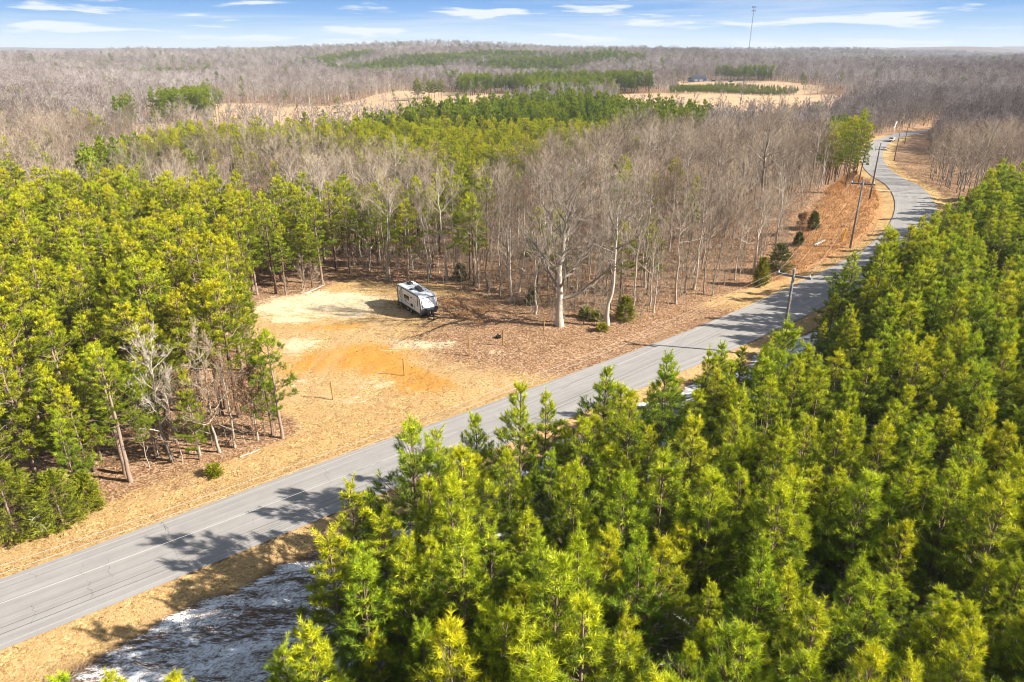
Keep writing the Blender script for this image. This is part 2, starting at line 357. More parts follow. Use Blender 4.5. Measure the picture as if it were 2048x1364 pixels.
A['broom'] = sst(-2, 4, pdist(X, Y, P_BANK) + .5 * wob) * sst(4.5, 7, rd)
fm = np.zeros(X.shape)
for P in FIELDS: fm = np.maximum(fm, sst(-4, 4, pdist(X, Y, P)))
A['field'] = fm
ground = bpy.data.meshes.new('ground')

def ground_mat():
    m = bpy.data.materials.new('ground'); m.use_nodes = True; T = NT(m.node_tree); T.n.clear()
    P = T.add('ShaderNodeNewGeometry').outputs['Position']
    a = {k: T.add('ShaderNodeAttribute', attribute_name=k).outputs['Fac'] for k in A}
    nf = T.noise(P, 5.5, 6, 0.75); nm = T.noise(P, 0.55, 5, 0.65); nl = T.noise(P, 0.11, 4, 0.6)
    vo = T.add('ShaderNodeTexVoronoi', feature='F1'); T.l.new(P, vo.inputs['Vector']); vo.inputs['Scale'].default_value = 6.0
    vcol = T.add('ShaderNodeSeparateColor', i={0: vo.outputs['Color']}).outputs[0]
    litter = T.ramp(T.math('ADD', T.math('MULTIPLY', nf, .6), T.math('MULTIPLY', vcol, .4)), [(0.2, (0.11, 0.055, 0.030)), (0.42, (0.25, 0.135, 0.070)), (0.58, (0.39, 0.24, 0.135)), (0.78, (0.57, 0.42, 0.28))])
    straw = T.ramp(T.math('ADD', T.math('MULTIPLY', nf, .7), T.math('MULTIPLY', vcol, .3)), [(0.28, (0.20, 0.11, 0.04)), (0.44, (0.44, 0.275, 0.11)), (0.58, (0.57, 0.385, 0.17)), (0.76, (0.72, 0.55, 0.30))])
    straw = T.mix(T.map(nm, 0.38, 0.66), straw, T.mix(nf, (0.34, 0.19, 0.075), (0.62, 0.43, 0.21)))
    fields = T.ramp(T.math('ADD', T.math('MULTIPLY', nl, .5), T.math('MULTIPLY', nm, .5)), [(0.3, (0.38, 0.27, 0.16)), (0.5, (0.52, 0.36, 0.22)), (0.68, (0.62, 0.42, 0.22))])
    broom = T.ramp(nf, [(0.28, (0.22, 0.10, 0.04)), (0.5, (0.44, 0.235, 0.10)), (0.72, (0.62, 0.40, 0.19))])
    clay = T.mix(nf, (0.38, 0.17, 0.03), (0.66, 0.35, 0.08))
    pale = T.mix(nf, (0.56, 0.42, 0.24), (0.82, 0.70, 0.50))
    far = T.mix(nl, (0.12, 0.085, 0.065), (0.22, 0.17, 0.14))
    mp = T.add('ShaderNodeMapping', i={0: P}); mp.inputs['Rotation'].default_value = (0, 0, R(-40)); mp.inputs['Scale'].default_value = (0.45, 1.8, 1)
    sn = T.noise(mp.outputs[0], 3.2, 7, 0.78, 0.6)
    snl = T.noise(mp.outputs[0], 0.35, 3, 0.6)
    dist = T.add('ShaderNodeVectorMath', operation='LENGTH', i={0: P}).outputs['Value']
    c = T.mix(T.map(dist, 500, 1500), litter, far)
    n2_ = T.noise(P, 2.1, 6, 0.72); mp2 = T.add('ShaderNodeMapping', i={0: P}); mp2.inputs['Rotation'].default_value = (0, 0, R(12)); mp2.inputs['Scale'].default_value = (.35, 2.2, 1); n3_ = T.noise(mp2.outputs[0], 1.1, 5, .7)
    mod = T.math('ADD', T.math('MULTIPLY', nm, .35), T.math('ADD', T.math('MULTIPLY', n2_, .35), T.math('MULTIPLY', n3_, .3)))
    def on(c, k, col, lo=.35, hi=.65, am=.5):
        f = T.map(T.math('ADD', k, T.math('MULTIPLY', T.math('SUBTRACT', mod, .5), am * 1.9)), lo, hi); return T.mix(f, c, col)
    c = on(c, a['straw'], straw); c = on(c, a['leafy'], litter, .3, .9, 1.4); c = on(c, a['broom'], broom)
    c = on(c, a['field'], fields); c = on(c, a['clay'], clay, .3, .95, 2.0); c = on(c, a['pale'], pale, .3, .9, 2.3)
    c = T.mix(T.math('MULTIPLY', a['rut'], T.map(mod, .40, .58)), c, T.mix(nf, (0.30, 0.17, 0.07), (0.70, 0.52, 0.32)))
    # thin snow lying between stems and needles
    th = T.math('ADD', T.math('MULTIPLY', a['snow'], .53), T.math('MULTIPLY', T.math('SUBTRACT', snl, .5), .5))
    sn2 = T.noise(mp.outputs[0], 11.0, 5, 0.8, 0.4)
    f = T.map(T.math('ADD', th, T.math('ADD', T.math('MULTIPLY', sn, .55), T.math('MULTIPLY', sn2, .45))), 0.97, 1.02)
    f = T.math('MULTIPLY', f, T.map(a['snow'], 0.05, 0.2))
    under = T.mix(T.map(a['snow'], .5, .95), c, T.mix(nf, (0.05, 0.032, 0.018), (0.22, 0.14, 0.08)))
    c = T.mix(f, under, (0.90, 0.93, 0.97))
    b = T.add('ShaderNodeBsdfPrincipled', i={'Base Color': c, 'Roughness': 0.95, 'Specular IOR Level': 0.1})
    h = T.math('ADD', T.math('MULTIPLY', nf, .5), T.math('MULTIPLY', nm, 1.5))
    bp = T.add('ShaderNodeBump', i={'Height': h, 'Strength': 0.9, 'Distance': 0.22}); T.l.new(bp.outputs[0], b.inputs['Normal'])
    T.l.new(b.outputs[0], T.add('ShaderNodeOutputMaterial').inputs[0]); return m
me = np_mesh('ground', np.stack([X, Y, Z], -1).reshape(-1, 3), F, ground_mat(), A={k: v.ravel() for k, v in A.items()}, smooth=True)
tag(link(bpy.data.objects.new('ground', me)), kind='structure')

# ------------------------------------------------------------------ road
def ribbon(name, C, offs, z, m, kind='structure', cross=1, attr=None):
    T_ = np.gradient(C[:, :2], axis=0); T_ /= np.linalg.norm(T_, axis=1)[:, None]; N = np.stack([T_[:, 1], -T_[:, 0]], 1)
    V = []; U = []
    for o in offs:
        V.append(np.column_stack([C[:, 0] + N[:, 0] * o, C[:, 1] + N[:, 1] * o, C[:, 2] + z])); U.append(np.full(len(C), o))
    V = np.stack(V, 1).reshape(-1, 3); k = len(offs); n = len(C)
    ii = np.arange(n * k).reshape(n, k)
    F = np.stack([ii[:-1, :-1], ii[:-1, 1:], ii[1:, 1:], ii[1:, :-1]], -1).reshape(-1, 4)[:, ::-1]
    L = np.r_[0, np.cumsum(np.linalg.norm(np.diff(C[:, :2], axis=0), axis=1))]
    me = np_mesh(name, V, F, m, A={'off': np.tile(np.array(offs, float), n), 'len': np.repeat(L, k)})
    return tag(link(bpy.data.objects.new(name, me)), kind=kind)
def asphalt():
    m = bpy.data.materials.new('asphalt'); m.use_nodes = True; T = NT(m.node_tree); T.n.clear()
    P = T.add('ShaderNodeNewGeometry').outputs['Position']
    off = T.add('ShaderNodeAttribute', attribute_name='off').outputs['Fac']; ln = T.add('ShaderNodeAttribute', attribute_name='len').outputs['Fac']
    v = T.add('ShaderNodeCombineXYZ', i={0: T.math('MULTIPLY', ln, .06), 1: T.math('MULTIPLY', off, 1.3), 2: 0.0}).outputs[0]
    st = T.noise(v, 1.4, 5, 0.6); nf = T.noise(P, 22, 4, 0.8); nm = T.noise(P, 0.6, 5, 0.6)
    # wheel tracks polished a little paler by tyres
    tr = T.math('ADD', T.map(T.math('ABSOLUTE', T.math('SUBTRACT', T.math('ABSOLUTE', T.math('SUBTRACT', T.math('ABSOLUTE', off), 1.8)), .8)), 0.0, .5, .5, 0), 0.0)
    k = T.math('ADD', T.math('ADD', T.math('MULTIPLY', st, .5), T.math('MULTIPLY', nf, .25)), T.math('ADD', T.math('MULTIPLY', nm, .25), T.math('MULTIPLY', tr, .12)))
    c = T.ramp(k, [(0.25, (0.225, 0.212, 0.203)), (0.5, (0.305, 0.288, 0.274)), (0.75, (0.39, 0.37, 0.355))])
    b = T.add('ShaderNodeBsdfPrincipled', i={'Base Color': c, 'Roughness': 0.9, 'Specular IOR Level': 0.15})
    bp = T.add('ShaderNodeBump', i={'Height': nf, 'Strength': 0.4, 'Distance': 0.01}); T.l.new(bp.outputs[0], b.inputs['Normal'])
    T.l.new(b.outputs[0], T.add('ShaderNodeOutputMaterial').inputs[0]); return m
eN = [0.14 * math.sin(i * 1.7) + .1 * math.sin(i * .61) for i in range(4)]
RCf = catmull(ROAD, 24)
ribbon('road', RCf, [-3.85, -3.0, -2, -1, 0, 1, 2, 3.0, 3.85], 0.03, asphalt())
paintm = mat('worn_white_paint', (0.37, 0.36, 0.345), 0.85, var=0.25, scale=3)
yel = mat('worn_centre_paint', (0.31, 0.298, 0.275), 0.85, var=0.2, scale=3)
for o, m_ in ((-3.35, paintm), (3.35, paintm)): ribbon('road_marking', RCf, [o - .05, o + .05], 0.034, m_)
for o in (-.14, .14): ribbon('road_marking', RCf, [o - .045, o + .045], 0.034, yel)
for o in (-1.05, 1.0, -2.6): ribbon('road_seam', RCf[30:], [o - .015, o + .015], 0.033, mat('tar_seam', (0.20, 0.19, 0.185), 0.8))
crk = mat('tar_crack', (0.15, 0.14, 0.13), 0.9)
def crack(u, v, o0, o1, seed, w=.022):
    r = np.random.default_rng(seed); p = at(u, v)
    i = int(np.argmin(np.hypot(RCf[:, 0] - p[0], RCf[:, 1] - p[1]))); t = RCf[i + 1, :2] - RCf[i - 1, :2]; t /= np.linalg.norm(t); n = np.array([t[1], -t[0]])
    w *= .55; os_ = np.arange(o0, o1, .1); w_ = np.cumsum(r.normal(0, .075, len(os_)))
    V = []; F = []
    for j, (o, s) in enumerate(zip(os_, w_)):
        ww = w * r.uniform(.4, 1.3)
        q = RCf[i, :2] + n * o + t * s
        V += [(q[0] - t[0] * ww, q[1] - t[1] * ww, RCf[i, 2] + .0365), (q[0] + t[0] * ww, q[1] + t[1] * ww, RCf[i, 2] + .0365)]
        if j: F.append((2 * j - 2, 2 * j, 2 * j + 1, 2 * j - 1))
    tag(link(bpy.data.objects.new('road_crack', np_mesh('road_crack', V, F, crk))), kind='structure')
crack(318, 1070, -3.6, .3, 1, .035); crack(325, 1060, -3.7, -2.4, 2, .05); crack(210, 1140, -1.5, 1.0, 3); crack(175, 1190, .2, 2.4, 4, .03); crack(70, 1240, .4, 2.6, 5); crack(60, 1150, -3.5, -2.2, 6, .02)
for q in range(9): crack(20 + q * 150, 1230 - q * 78, -3.6 + (q * 1.37) % 5, -2.9 + (q * 1.37) % 5 + (q % 3), 40 + q, .014)
crack(700, 1010, -2, 2.2, 7, .015); crack(1010, 850, -3.5, 1.2, 8, .015); crack(1300, 720, -3, 2, 9, .015)

# ------------------------------------------------------------------ plants: shared builders
def tubes(paths, k=5):
    """paths: list of (points(n,3), radii(n)) -> one triangle soup"""
    V = []; F = []; b = 0
    ang = np.arange(k) * 2 * math.pi / k; ca, sa = np.cos(ang), np.sin(ang)
    for P, r in paths:
        P = np.asarray(P, float); n = len(P); T_ = np.gradient(P, axis=0); T_ /= (np.linalg.norm(T_, axis=1)[:, None] + 1e-9)
        up = np.where(np.abs(T_[:, 2:3]) > .9, np.array([[1., 0, 0]]), np.array([[0, 0, 1.]]))
        a = np.cross(T_, up); a /= (np.linalg.norm(a, axis=1)[:, None] + 1e-9); c = np.cross(T_, a)
        ring = P[:, None, :] + np.asarray(r)[:, None, None] * (a[:, None, :] * ca[None, :, None] + c[:, None, :] * sa[None, :, None])
        V.append(ring.reshape(-1, 3))
        i = b + np.arange(n * k).reshape(n, k); j = np.roll(i, -1, axis=1)
        q = np.stack([i[:-1], j[:-1], j[1:], i[1:]], -1).reshape(-1, 4)
        F.append(q[:, [0, 1, 2]]); F.append(q[:, [0, 2, 3]])
        b += n * k
    return np.vstack(V), np.vstack(F)
def unit(v): return v / (np.linalg.norm(v, axis=-1, keepdims=True) + 1e-9)
def needles(C, Ax, m, L, w, spread, r, along=.25, vt=None):
    """m needles round each shoot (centre C, axis Ax)"""
    n = len(C); Ax = unit(Ax)
    B = np.repeat(C, m, 0); D = np.repeat(Ax, m, 0)
    s = r.uniform(-.6, .6, (n * m, 1)) * along
    rp = r.standard_normal((n * m, 3)); rp -= (rp * D).sum(1, keepdims=True) * D; rp = unit(rp)
    th = r.uniform(.15, spread, (n * m, 1))
    d = D * np.cos(th) + rp * np.sin(th)
    d[:, 2] -= 0.05
    ln = L * r.uniform(.65, 1.15, (n * m, 1))
    sd = unit(np.cross(d, r.standard_normal((n * m, 3)))) * w / 2
    p = B + D * s
    V = np.stack([p - sd, p + sd, p + d * ln], 1).reshape(-1, 3)
    F = np.arange(n * m * 3).reshape(-1, 3)
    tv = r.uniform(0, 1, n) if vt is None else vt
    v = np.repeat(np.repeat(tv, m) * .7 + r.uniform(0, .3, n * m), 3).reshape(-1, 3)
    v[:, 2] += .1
    return V, F, v.ravel()
def join(*parts):
    """parts: (V, F, v, matindex)"""
    V = []; F = []; A_ = []; MI = []; b = 0
    for v, f, a, mi in parts:
        V.append(v); F.append(f + b); A_.append(a if np.ndim(a) else np.full(len(v), a)); MI.append(np.full(len(f), mi)); b += len(v)
    return np.vstack(V), np.vstack(F), np.concatenate(A_), np.concatenate(MI)

def pine_meshes(seed, h, style, m=26, wn=.02, Ln=.2):
    """trunk mesh and crown mesh"""
    r = np.random.default_rng(seed)
    zz = np.linspace(0, h, 12); bend = np.cumsum(r.normal(0, .035, (12, 2)), 0) * (h / 12); bend[0] = 0
    tp = np.column_stack([bend, zz]); r0 = h * (.0105 if style == 'young' else .0125)
    rad = r0 * (1 - zz / h) ** .8 + .018; rad[0] *= 1.25
    tp2 = tp.copy(); tp2[0, 2] = -.4
    tV, tF = tubes([(tp2, rad)], 8)
    br = []; C = []; Ax = []; vt = []
    young = style == 'young'; lop = r.uniform(0, 6.28); lopk = r.uniform(.1, .4)
    cb = .16 if young else (.42 if style == 'tall' else .34)
    z = cb * h; ga = r.uniform(0, 6.28)
    while z < h - .25:
        t = (z / h - cb) / (1 - cb)
        if young: Lm = (.26 + 2.3 * (1 - t) ** .95) * min(1, .55 + t * 3); asc = .25 + .75 * t ** 1.3
        else: Lm = 2.5 * math.sin(math.pi * min(1, .22 + .78 * (t * .92 + .04))) ** .7 * (1 - .68 * t) + .28; asc = .05 + .8 * t
        nb = r.integers(4, 7) if young else r.integers(3, 6)
        tr = np.array([np.interp(z, zz, tp[:, 0]), np.interp(z, zz, tp[:, 1]), z])
        for b in range(nb):
            if not young and r.random() < .12: continue
            ga += 2.4 + r.normal(0, .3); L = Lm * r.uniform(.45, 1.3) * (1 + lopk * math.cos(ga - lop)); a = asc + r.normal(0, .12)
            d = np.array([math.cos(ga) * math.cos(a), math.sin(ga) * math.cos(a), math.sin(a)])
            q = np.linspace(0, 1, 5)[:, None]
            pts = tr + d * L * q + np.array([0, 0, 1]) * (.22 * L * q ** 2 if young or t > .3 else -.05 * L * q ** 2)
            pts[1:] += r.normal(0, .04 * L, (4, 3)) * .6
            br.append((pts, np.linspace(.022 + .008 * L, .007, 5)))
            def shoot(p, dr, yv):
                C.append(p); Ax.append(dr); vt.append(yv)
            ed = unit(pts[-1] - pts[-2]); outer = .45 + .55 * t  # tone rises outward and upward, so shade is coloured into the inner crown
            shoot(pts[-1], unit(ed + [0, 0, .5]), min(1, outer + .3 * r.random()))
            ns = int(2 + L * (3.0 if young else 3.8))
            for s in range(ns):
                f = r.uniform(.30 if young else .42, .97); p = np.array([np.interp(f, q[:, 0], pts[:, c]) for c in range(3)])
                sd = 1 if s % 2 else -1
                hd = np.array([-d[1], d[0], 0]) * sd + d * .9 + np.array([0, 0, r.uniform(.0, .6)])
                hd = unit(hd); l2 = L * (1.05 - f) * r.uniform(.45, .8) + .16
                e = p + hd * l2
                br.append((np.array([p, e]), np.array([.012, .005])))
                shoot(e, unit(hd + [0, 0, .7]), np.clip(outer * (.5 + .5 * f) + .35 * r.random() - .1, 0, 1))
                if l2 > .45:
                    for g in (.45, .75):
                        if r.random() < .8:
                            side = unit(np.cross(hd, [0, 0, 1]) * r.choice([-1, 1]) + hd + [0, 0, .3])
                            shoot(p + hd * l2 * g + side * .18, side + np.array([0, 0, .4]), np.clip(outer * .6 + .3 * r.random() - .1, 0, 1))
        z += r.uniform(.46, .78) if young else r.uniform(.45, .85)
    top = tp[-1]
    for q in range(3 if young else 5):
        dd = unit(np.array([r.normal(0, .35), r.normal(0, .35), 1.]))
        ll = r.uniform(.45, 1.0); br.append((np.array([top - [0, 0, .35], top - [0, 0, .3] + dd * ll]), np.array([.012, .006])))
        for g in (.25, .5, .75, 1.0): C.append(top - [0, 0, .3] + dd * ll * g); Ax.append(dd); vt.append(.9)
    if not young:  # dead snags below the crown
        for q in range(14):
            zq = r.uniform(.12, cb) * h; a = r.uniform(0, 6.28); L = r.uniform(.4, 1.3)
            p = np.array([np.interp(zq, zz, tp[:, 0]), np.interp(zq, zz, tp[:, 1]), zq])
            br.append((np.array([p, p + [math.cos(a) * L, math.sin(a) * L, r.uniform(-.1, .4)]]), np.array([.016, .004])))
    bV, bF = tubes(br, 3)
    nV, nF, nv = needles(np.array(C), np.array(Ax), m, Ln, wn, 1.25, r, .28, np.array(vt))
    V, F, a, mi = join((bV, bF, 0.3, 1), (nV, nF, nv, 0))
    return (tV, tF), (V, F, a, mi)

def bare_meshes(seed, h, spread=.42, cb=.38, r0=.16, tw=.016, lv=(16, 6, 6, 5), up=.35, lean=0.0, forks=False, lk=1.0):
    r = np.random.default_rng(seed); n0 = 12
    zz = np.linspace(0, 1, n0)
    th = h * (.82 if not forks else .72)
    bend = np.cumsum(r.normal(0, .02, (n0, 2)), 0) * h * .3; bend[0] = 0
    tp = np.column_stack([bend + np.outer(zz ** 1.5, [lean * h, 0]), zz * th]); tp[0, 2] = -.4
    rad = r0 * (1 - zz * .88) ** .9; rad[0] *= 1.45; rad[1] *= 1.08
    tV, tF = tubes([(tp, rad)], 9)
    P1 = []; tw_p = []; tw_d = []; tw_l = []; tw_w = []
    def path(p, d, L, rr, seg, wig, upk):
        pts = [p]; 
        for s in range(seg):
            d = unit(d + r.normal(0, wig, 3) + np.array([0, 0, upk])); p = p + d * L / seg; pts.append(p)
        return np.array(pts), d
    n1, n2, n3, n4 = lv; ga = r.uniform(0, 6.28)
    for i in range(n1):
        f = cb / .82 + (1 - cb / .82) * ((i + r.random()) / n1) ** .85; f = min(f, .995); ga += 2.4 + r.normal(0, .4)
        p = np.array([np.interp(f, zz, tp[:, c]) for c in range(3)]); rt = np.interp(f, zz, rad)
        rel = (f - cb / .82) / (1 - cb / .82)
        a = R(22) + R(38) * rel + r.normal(0, .16)
        L = h * spread * (1.05 - .55 * rel) * r.uniform(.65, 1.15)
        d = np.array([math.cos(ga) * math.cos(a), math.sin(ga) * math.cos(a), math.sin(a)])
        pts, dd = path(p, d, L, rt, 6, .16, up * .22); rb = min(rt * .72, .02 + L * .016 * lk)
        P1.append((pts, np.linspace(rb, .012, 7)))
        for j in range(n2):
            g = r.uniform(.22, 1.0); q = np.array([np.interp(g * 6, np.arange(7), pts[:, c]) for c in range(3)])
            k = min(5, int(g * 6)); bd = unit(pts[k + 1] - pts[k]); rp = unit(r.standard_normal(3)); sdv = unit(bd + rp * .85 + [0, 0, up * .6])
            L2 = L * (1.1 - g * .65) * r.uniform(.3, .6)
            pt2, _ = path(q, sdv, L2, 0, 4, .2, up * .3); P1.append((pt2, np.linspace(max(.008, rb * .42 * (1.1 - g * .6)), .006, 5)))
            for k3 in range(n3):
                g3 = r.uniform(.15, 1.0); q3 = np.array([np.interp(g3 * 4, np.arange(5), pt2[:, c]) for c in range(3)])
                b3 = unit(pt2[min(4, int(g3 * 4) + 1)] - pt2[min(3, int(g3 * 4))]); d3 = unit(b3 + unit(r.standard_normal(3)) * .8 + [0, 0, up * .6]); L3 = max(.35, L2 * r.uniform(.3, .6))
                tw_p.append(q3); tw_d.append(d3); tw_l.append(L3); tw_w.append(tw * 1.5)
                for k4 in range(n4):
                    g4 = r.uniform(.2, 1.); d4 = unit(d3 + unit(r.standard_normal(3)) * .7 + [0, 0, up * .5])
                    tw_p.append(q3 + d3 * L3 * g4); tw_d.append(d4); tw_l.append(L3 * r.uniform(.4, .8)); tw_w.append(tw)
    bV, bF = tubes(P1, 4)
    p = np.array(tw_p); d = np.array(tw_d); l = np.array(tw_l)[:, None]; w = np.array(tw_w)[:, None]
    sd = unit(np.cross(d, r.standard_normal(d.shape))) * w / 2
    V = np.stack([p - sd, p + sd, p + d * l], 1).reshape(-1, 3); Ft = np.arange(len(V)).reshape(-1, 3)
    return (tV, tF), join((bV, bF, .5, 0), (V, Ft, .5, 1)), P1, (p, d, l)

def cedar_meshes(seed, h, wid, dens=60):
    r = np.random.default_rng(seed)
    tV, tF = tubes([(np.array([[0, 0, -.3], [0, 0, h * .5], [.05, 0, h * .95]]), np.array([h * .02, h * .012, .01]))], 6)
    C = []; Ax = []; vt = []; br = []
    n = int(dens * h)
    for i in range(n):
        t = r.random() ** 1.1; a = r.uniform(0, 6.28); L = wid * (1 + .18 * math.cos(a * 2 + seed)) * (1 - t) ** .62 * (.55 + .45 * min(1, t * 8)) * r.uniform(.65, 1.12) + .08
        z = .04 * h + t * h * .95; dz = .55 * L * (t * .9 - .05)
        e = np.array([math.cos(a) * L, math.sin(a) * L, z + dz]); br.append((np.array([[0, 0, z], e]), np.array([.014, .004])))
        for g in (.5, .72, .88, 1.):
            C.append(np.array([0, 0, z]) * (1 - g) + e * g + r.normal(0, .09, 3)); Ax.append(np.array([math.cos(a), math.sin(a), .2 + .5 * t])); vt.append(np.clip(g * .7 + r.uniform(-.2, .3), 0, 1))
    bV, bF = tubes(br, 3)
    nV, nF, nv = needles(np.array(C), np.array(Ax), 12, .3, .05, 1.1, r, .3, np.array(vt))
    return (tV, tF), join((bV, bF, .3, 1), (nV, nF, nv, 0))

class Proto:
    """a kind of tree: mesh data for its parts; copies share the data"""
    def __init__(s, name, parts): s.name = name; s.parts = parts; s.first = None
    def place(s, loc, rz, scl, label, cat, group, name=None):
        e = bpy.data.objects.new(name or s.name, None); e.location = loc; e.rotation_euler = (0, 0, rz); e.scale = scl; COL.objects.link(e)
        objs = []
        for pn, me in s.parts:
            o = bpy.data.objects.new(pn, me); o.parent = e; COL.objects.link(o); objs.append(o)
        if s.first is None: s.first = objs
        tag(e, label, cat, group); return e
def mk(name, tr, cr, tmat, cmats, crown='crown'):
    tm = np_mesh(name + '_trunk', tr[0], tr[1], tmat, smooth=True)
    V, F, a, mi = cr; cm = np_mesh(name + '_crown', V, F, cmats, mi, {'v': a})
    return Proto(name, [('trunk', tm), (crown, cm)])

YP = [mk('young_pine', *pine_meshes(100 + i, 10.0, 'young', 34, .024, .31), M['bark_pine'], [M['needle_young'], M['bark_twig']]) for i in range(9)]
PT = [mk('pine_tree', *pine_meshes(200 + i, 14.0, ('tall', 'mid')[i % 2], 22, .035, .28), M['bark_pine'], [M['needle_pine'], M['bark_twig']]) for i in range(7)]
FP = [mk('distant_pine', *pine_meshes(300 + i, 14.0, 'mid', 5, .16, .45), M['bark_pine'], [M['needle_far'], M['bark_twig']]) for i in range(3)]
def bare(name, seed, bm_, tm_, **k):
    a, b, _, _ = bare_meshes(seed, **k); return mk(name, a, b, bm_, [bm_, tm_])
BT = [bare('bare_tree', 400 + i, M['bark_grey'] if i % 3 else M['bark_pale'], M['twig'], h=18, spread=(.26, .34, .42, .30, .38)[i % 5], cb=(.34, .48, .25, .55)[i % 4], r0=.11 + .03 * (i % 4), tw=.021, lv=((13, 6, 4, 3), (17, 5, 5, 3), (10, 6, 5, 3))[i % 3], up=(.5, .3, .65)[i % 3], lean=(0, .05, -.04, .02)[i % 4], forks=i % 4 == 2, lk=1.15) for i in range(10)]
FB = [bare('distant_bare_tree', 500 + i, M['bark_grey'] if i else M['bark_pale'], M['twig_far'], h=17, spread=.34, cb=.25, r0=.16, tw=.085, lv=(13, 4, 4, 3), up=.5) for i in range(4)]
SB = [bare('sapling', 600 + i, M['bark_grey'], M['twig'], h=6, spread=.3, cb=.15, r0=.035, tw=.016, lv=(10, 4, 4, 2), up=.5) for i in range(4)]

# ------------------------------------------------------------------ where the trees stand
def jgrid(x0, x1, y0, y1, s, seed, j=.42):
    r = np.random.default_rng(seed); a, b = np.meshgrid(np.arange(x0, x1, s), np.arange(y0, y1, s))
    return (a + r.uniform(-j, j, a.shape) * s).ravel(), (b + r.uniform(-j, j, b.shape) * s).ravel()
def inframe(x, y, h, mx=60, my=60):
    z = terr(x, y); u, v, d = proj(x, y, z + h); u2, v2, d2 = proj(x, y, z)
    return (np.minimum(v, v2) < 1364 + my) & (u > -mx) & (u < 2048 + mx) & (d > 2)
STUFF = []
def spread_kind(protos, x, y, hmul, labeler, cat, cap, seed, stuff_name, hflat=10, smin=.8, smax=1.15, stuff_protos=None, hf=None):
    """the trees that show largest become objects of their own, the rest one mass"""
    r = np.random.default_rng(seed); z = terr(x, y); d = np.sqrt(x * x + y * y + (CAM_H - z) ** 2)
    show = inframe(x, y, hflat, 30, 40); o = np.argsort(np.where(show, d, d + 1e6)); taken = 0; rest = []
    for i in o:
        s = r.uniform(smin, smax) * hmul * (hf(x[i], y[i]) if hf else 1); w = s * r.uniform(.92, 1.25); rz = r.uniform(0, 6.28); k = int(r.integers(len(protos)))
        if show[i] and taken < cap:
            lab, grp = labeler(x[i], y[i], s, k)
            protos[k].place((x[i], y[i], z[i]), rz, (w, w, s), lab, cat, grp); taken += 1
        else: rest.append((x[i], y[i], z[i], rz, w, s, k))
    if rest: STUFF.append((stuff_name, np.array(rest), stuff_protos or protos))

# young pines south-east of the road
EDGE = [(700, 962, 9.5, 'young pine with three upright tips overlapping the road, nearest of the edge pines'), (738, 985, 8.4, 'yellow young pine just right of the three-tipped pine by the road'), (872, 855, 9.8, 'young pine with thin dark side shoots reaching over the road'),
        (955, 832, 10, 'slim young pine rising in front of the road left of the pointed one'), (1090, 790, 10.2, 'pointed young pine whose tip stands against the sunlit asphalt'), (1213, 736, 11, 'tallest young pine crossing the road with an open top and a loose left branch'),
        (1300, 850, 8, 'young pine beside the small snow patch by the road'), (1420, 700, 9.5, 'young pine whose top meets the shaded road near the snow'), (1020, 905, 8.6, 'dense young pine below the pointed one at the road edge'),
        (560, 1288, 8.6, 'young pine with bright tip at the bottom of the snowfield'), (125, 1352, 8.5, 'young pine top poking in at the bottom left corner'), (215, 1356, 8.2, 'second young pine top at the bottom left, on the snow'), (340, 1352, 8.4, 'young pine top at the bottom, right of two others on the snow')]
EXY = [tuple(at(u, v, h)) for u, v, h, _ in EDGE]
for q, ((ex, ey), (_, _, h, lab)) in enumerate(zip(EXY, EDGE)):
    YP[(q * 3 + 1) % 7].place((ex, ey, terr1(ex, ey)), q * 1.9, (h / 10.3,) * 3, lab, 'pine', None)
x, y = jgrid(-14, 150, 8, 170, 2.9, 11)
d_, _, s_ = road_dist(x, y)
m = inpoly(x, y, P_YOUNG) & (d_ > np.where(x > 22, 6.0, 7.0)) & inframe(x, y, 9, 500, 160)
m &= (np.hypot(x - 33.4, y - 77.5) > 3.2) & ~((np.abs(x - 33.4) < 3) & (y > 70) & (y < 77.5))
m &= ~((np.hypot(x - 13, y - 46) < 3.2) | (np.hypot(x - at(1310, 800)[0], y - at(1310, 800)[1]) < 4.0) | (np.hypot(x - at(1330, 770)[0], y - at(1330, 770)[1]) < 3.0) | (np.hypot(x - 75, y - 96) < 5))
for ex, ey in EXY: m &= np.hypot(x - ex, y - ey) > 2.0
x, y = x[m], y[m]
def lab_young(x, y, s, k):
    rd_ = float(road_dist(np.array([x]), np.array([y]))[0][0])
    if rd_ < 10.5: return 'young pine at the roadside edge of the stand, its shadow falling towards the road', 'young pines along the road edge of the stand'
    if y < 34: return 'bushy young pine in the nearest foreground of the stand, seen from above', 'young pines in the foreground'
    if y < 62: return 'young pine packed among others in the middle of the roadside plantation', 'young pines in the middle of the plantation'
    if y < 95: return 'young green pine in the dense far half of the plantation', 'young pines in the far half of the plantation'
    return 'young pine at the far end of the plantation where the road bends', 'young pines near the road bend'
spread_kind(YP, x, y, 1.0, lab_young, 'pine', 285, 21, 'young_pine_thicket', 9, .66, 1.16, None, lambda a, b: 1 + .1 * float(a < 6) - .27 * float(sst(20, 30, a) * (1 - sst(38, 44, a)) * sst(58, 66, b)) + .1 * float(sst(40, 46, a) * (1 - sst(50, 58, a))) - .12 * float(sst(58, 72, a)))
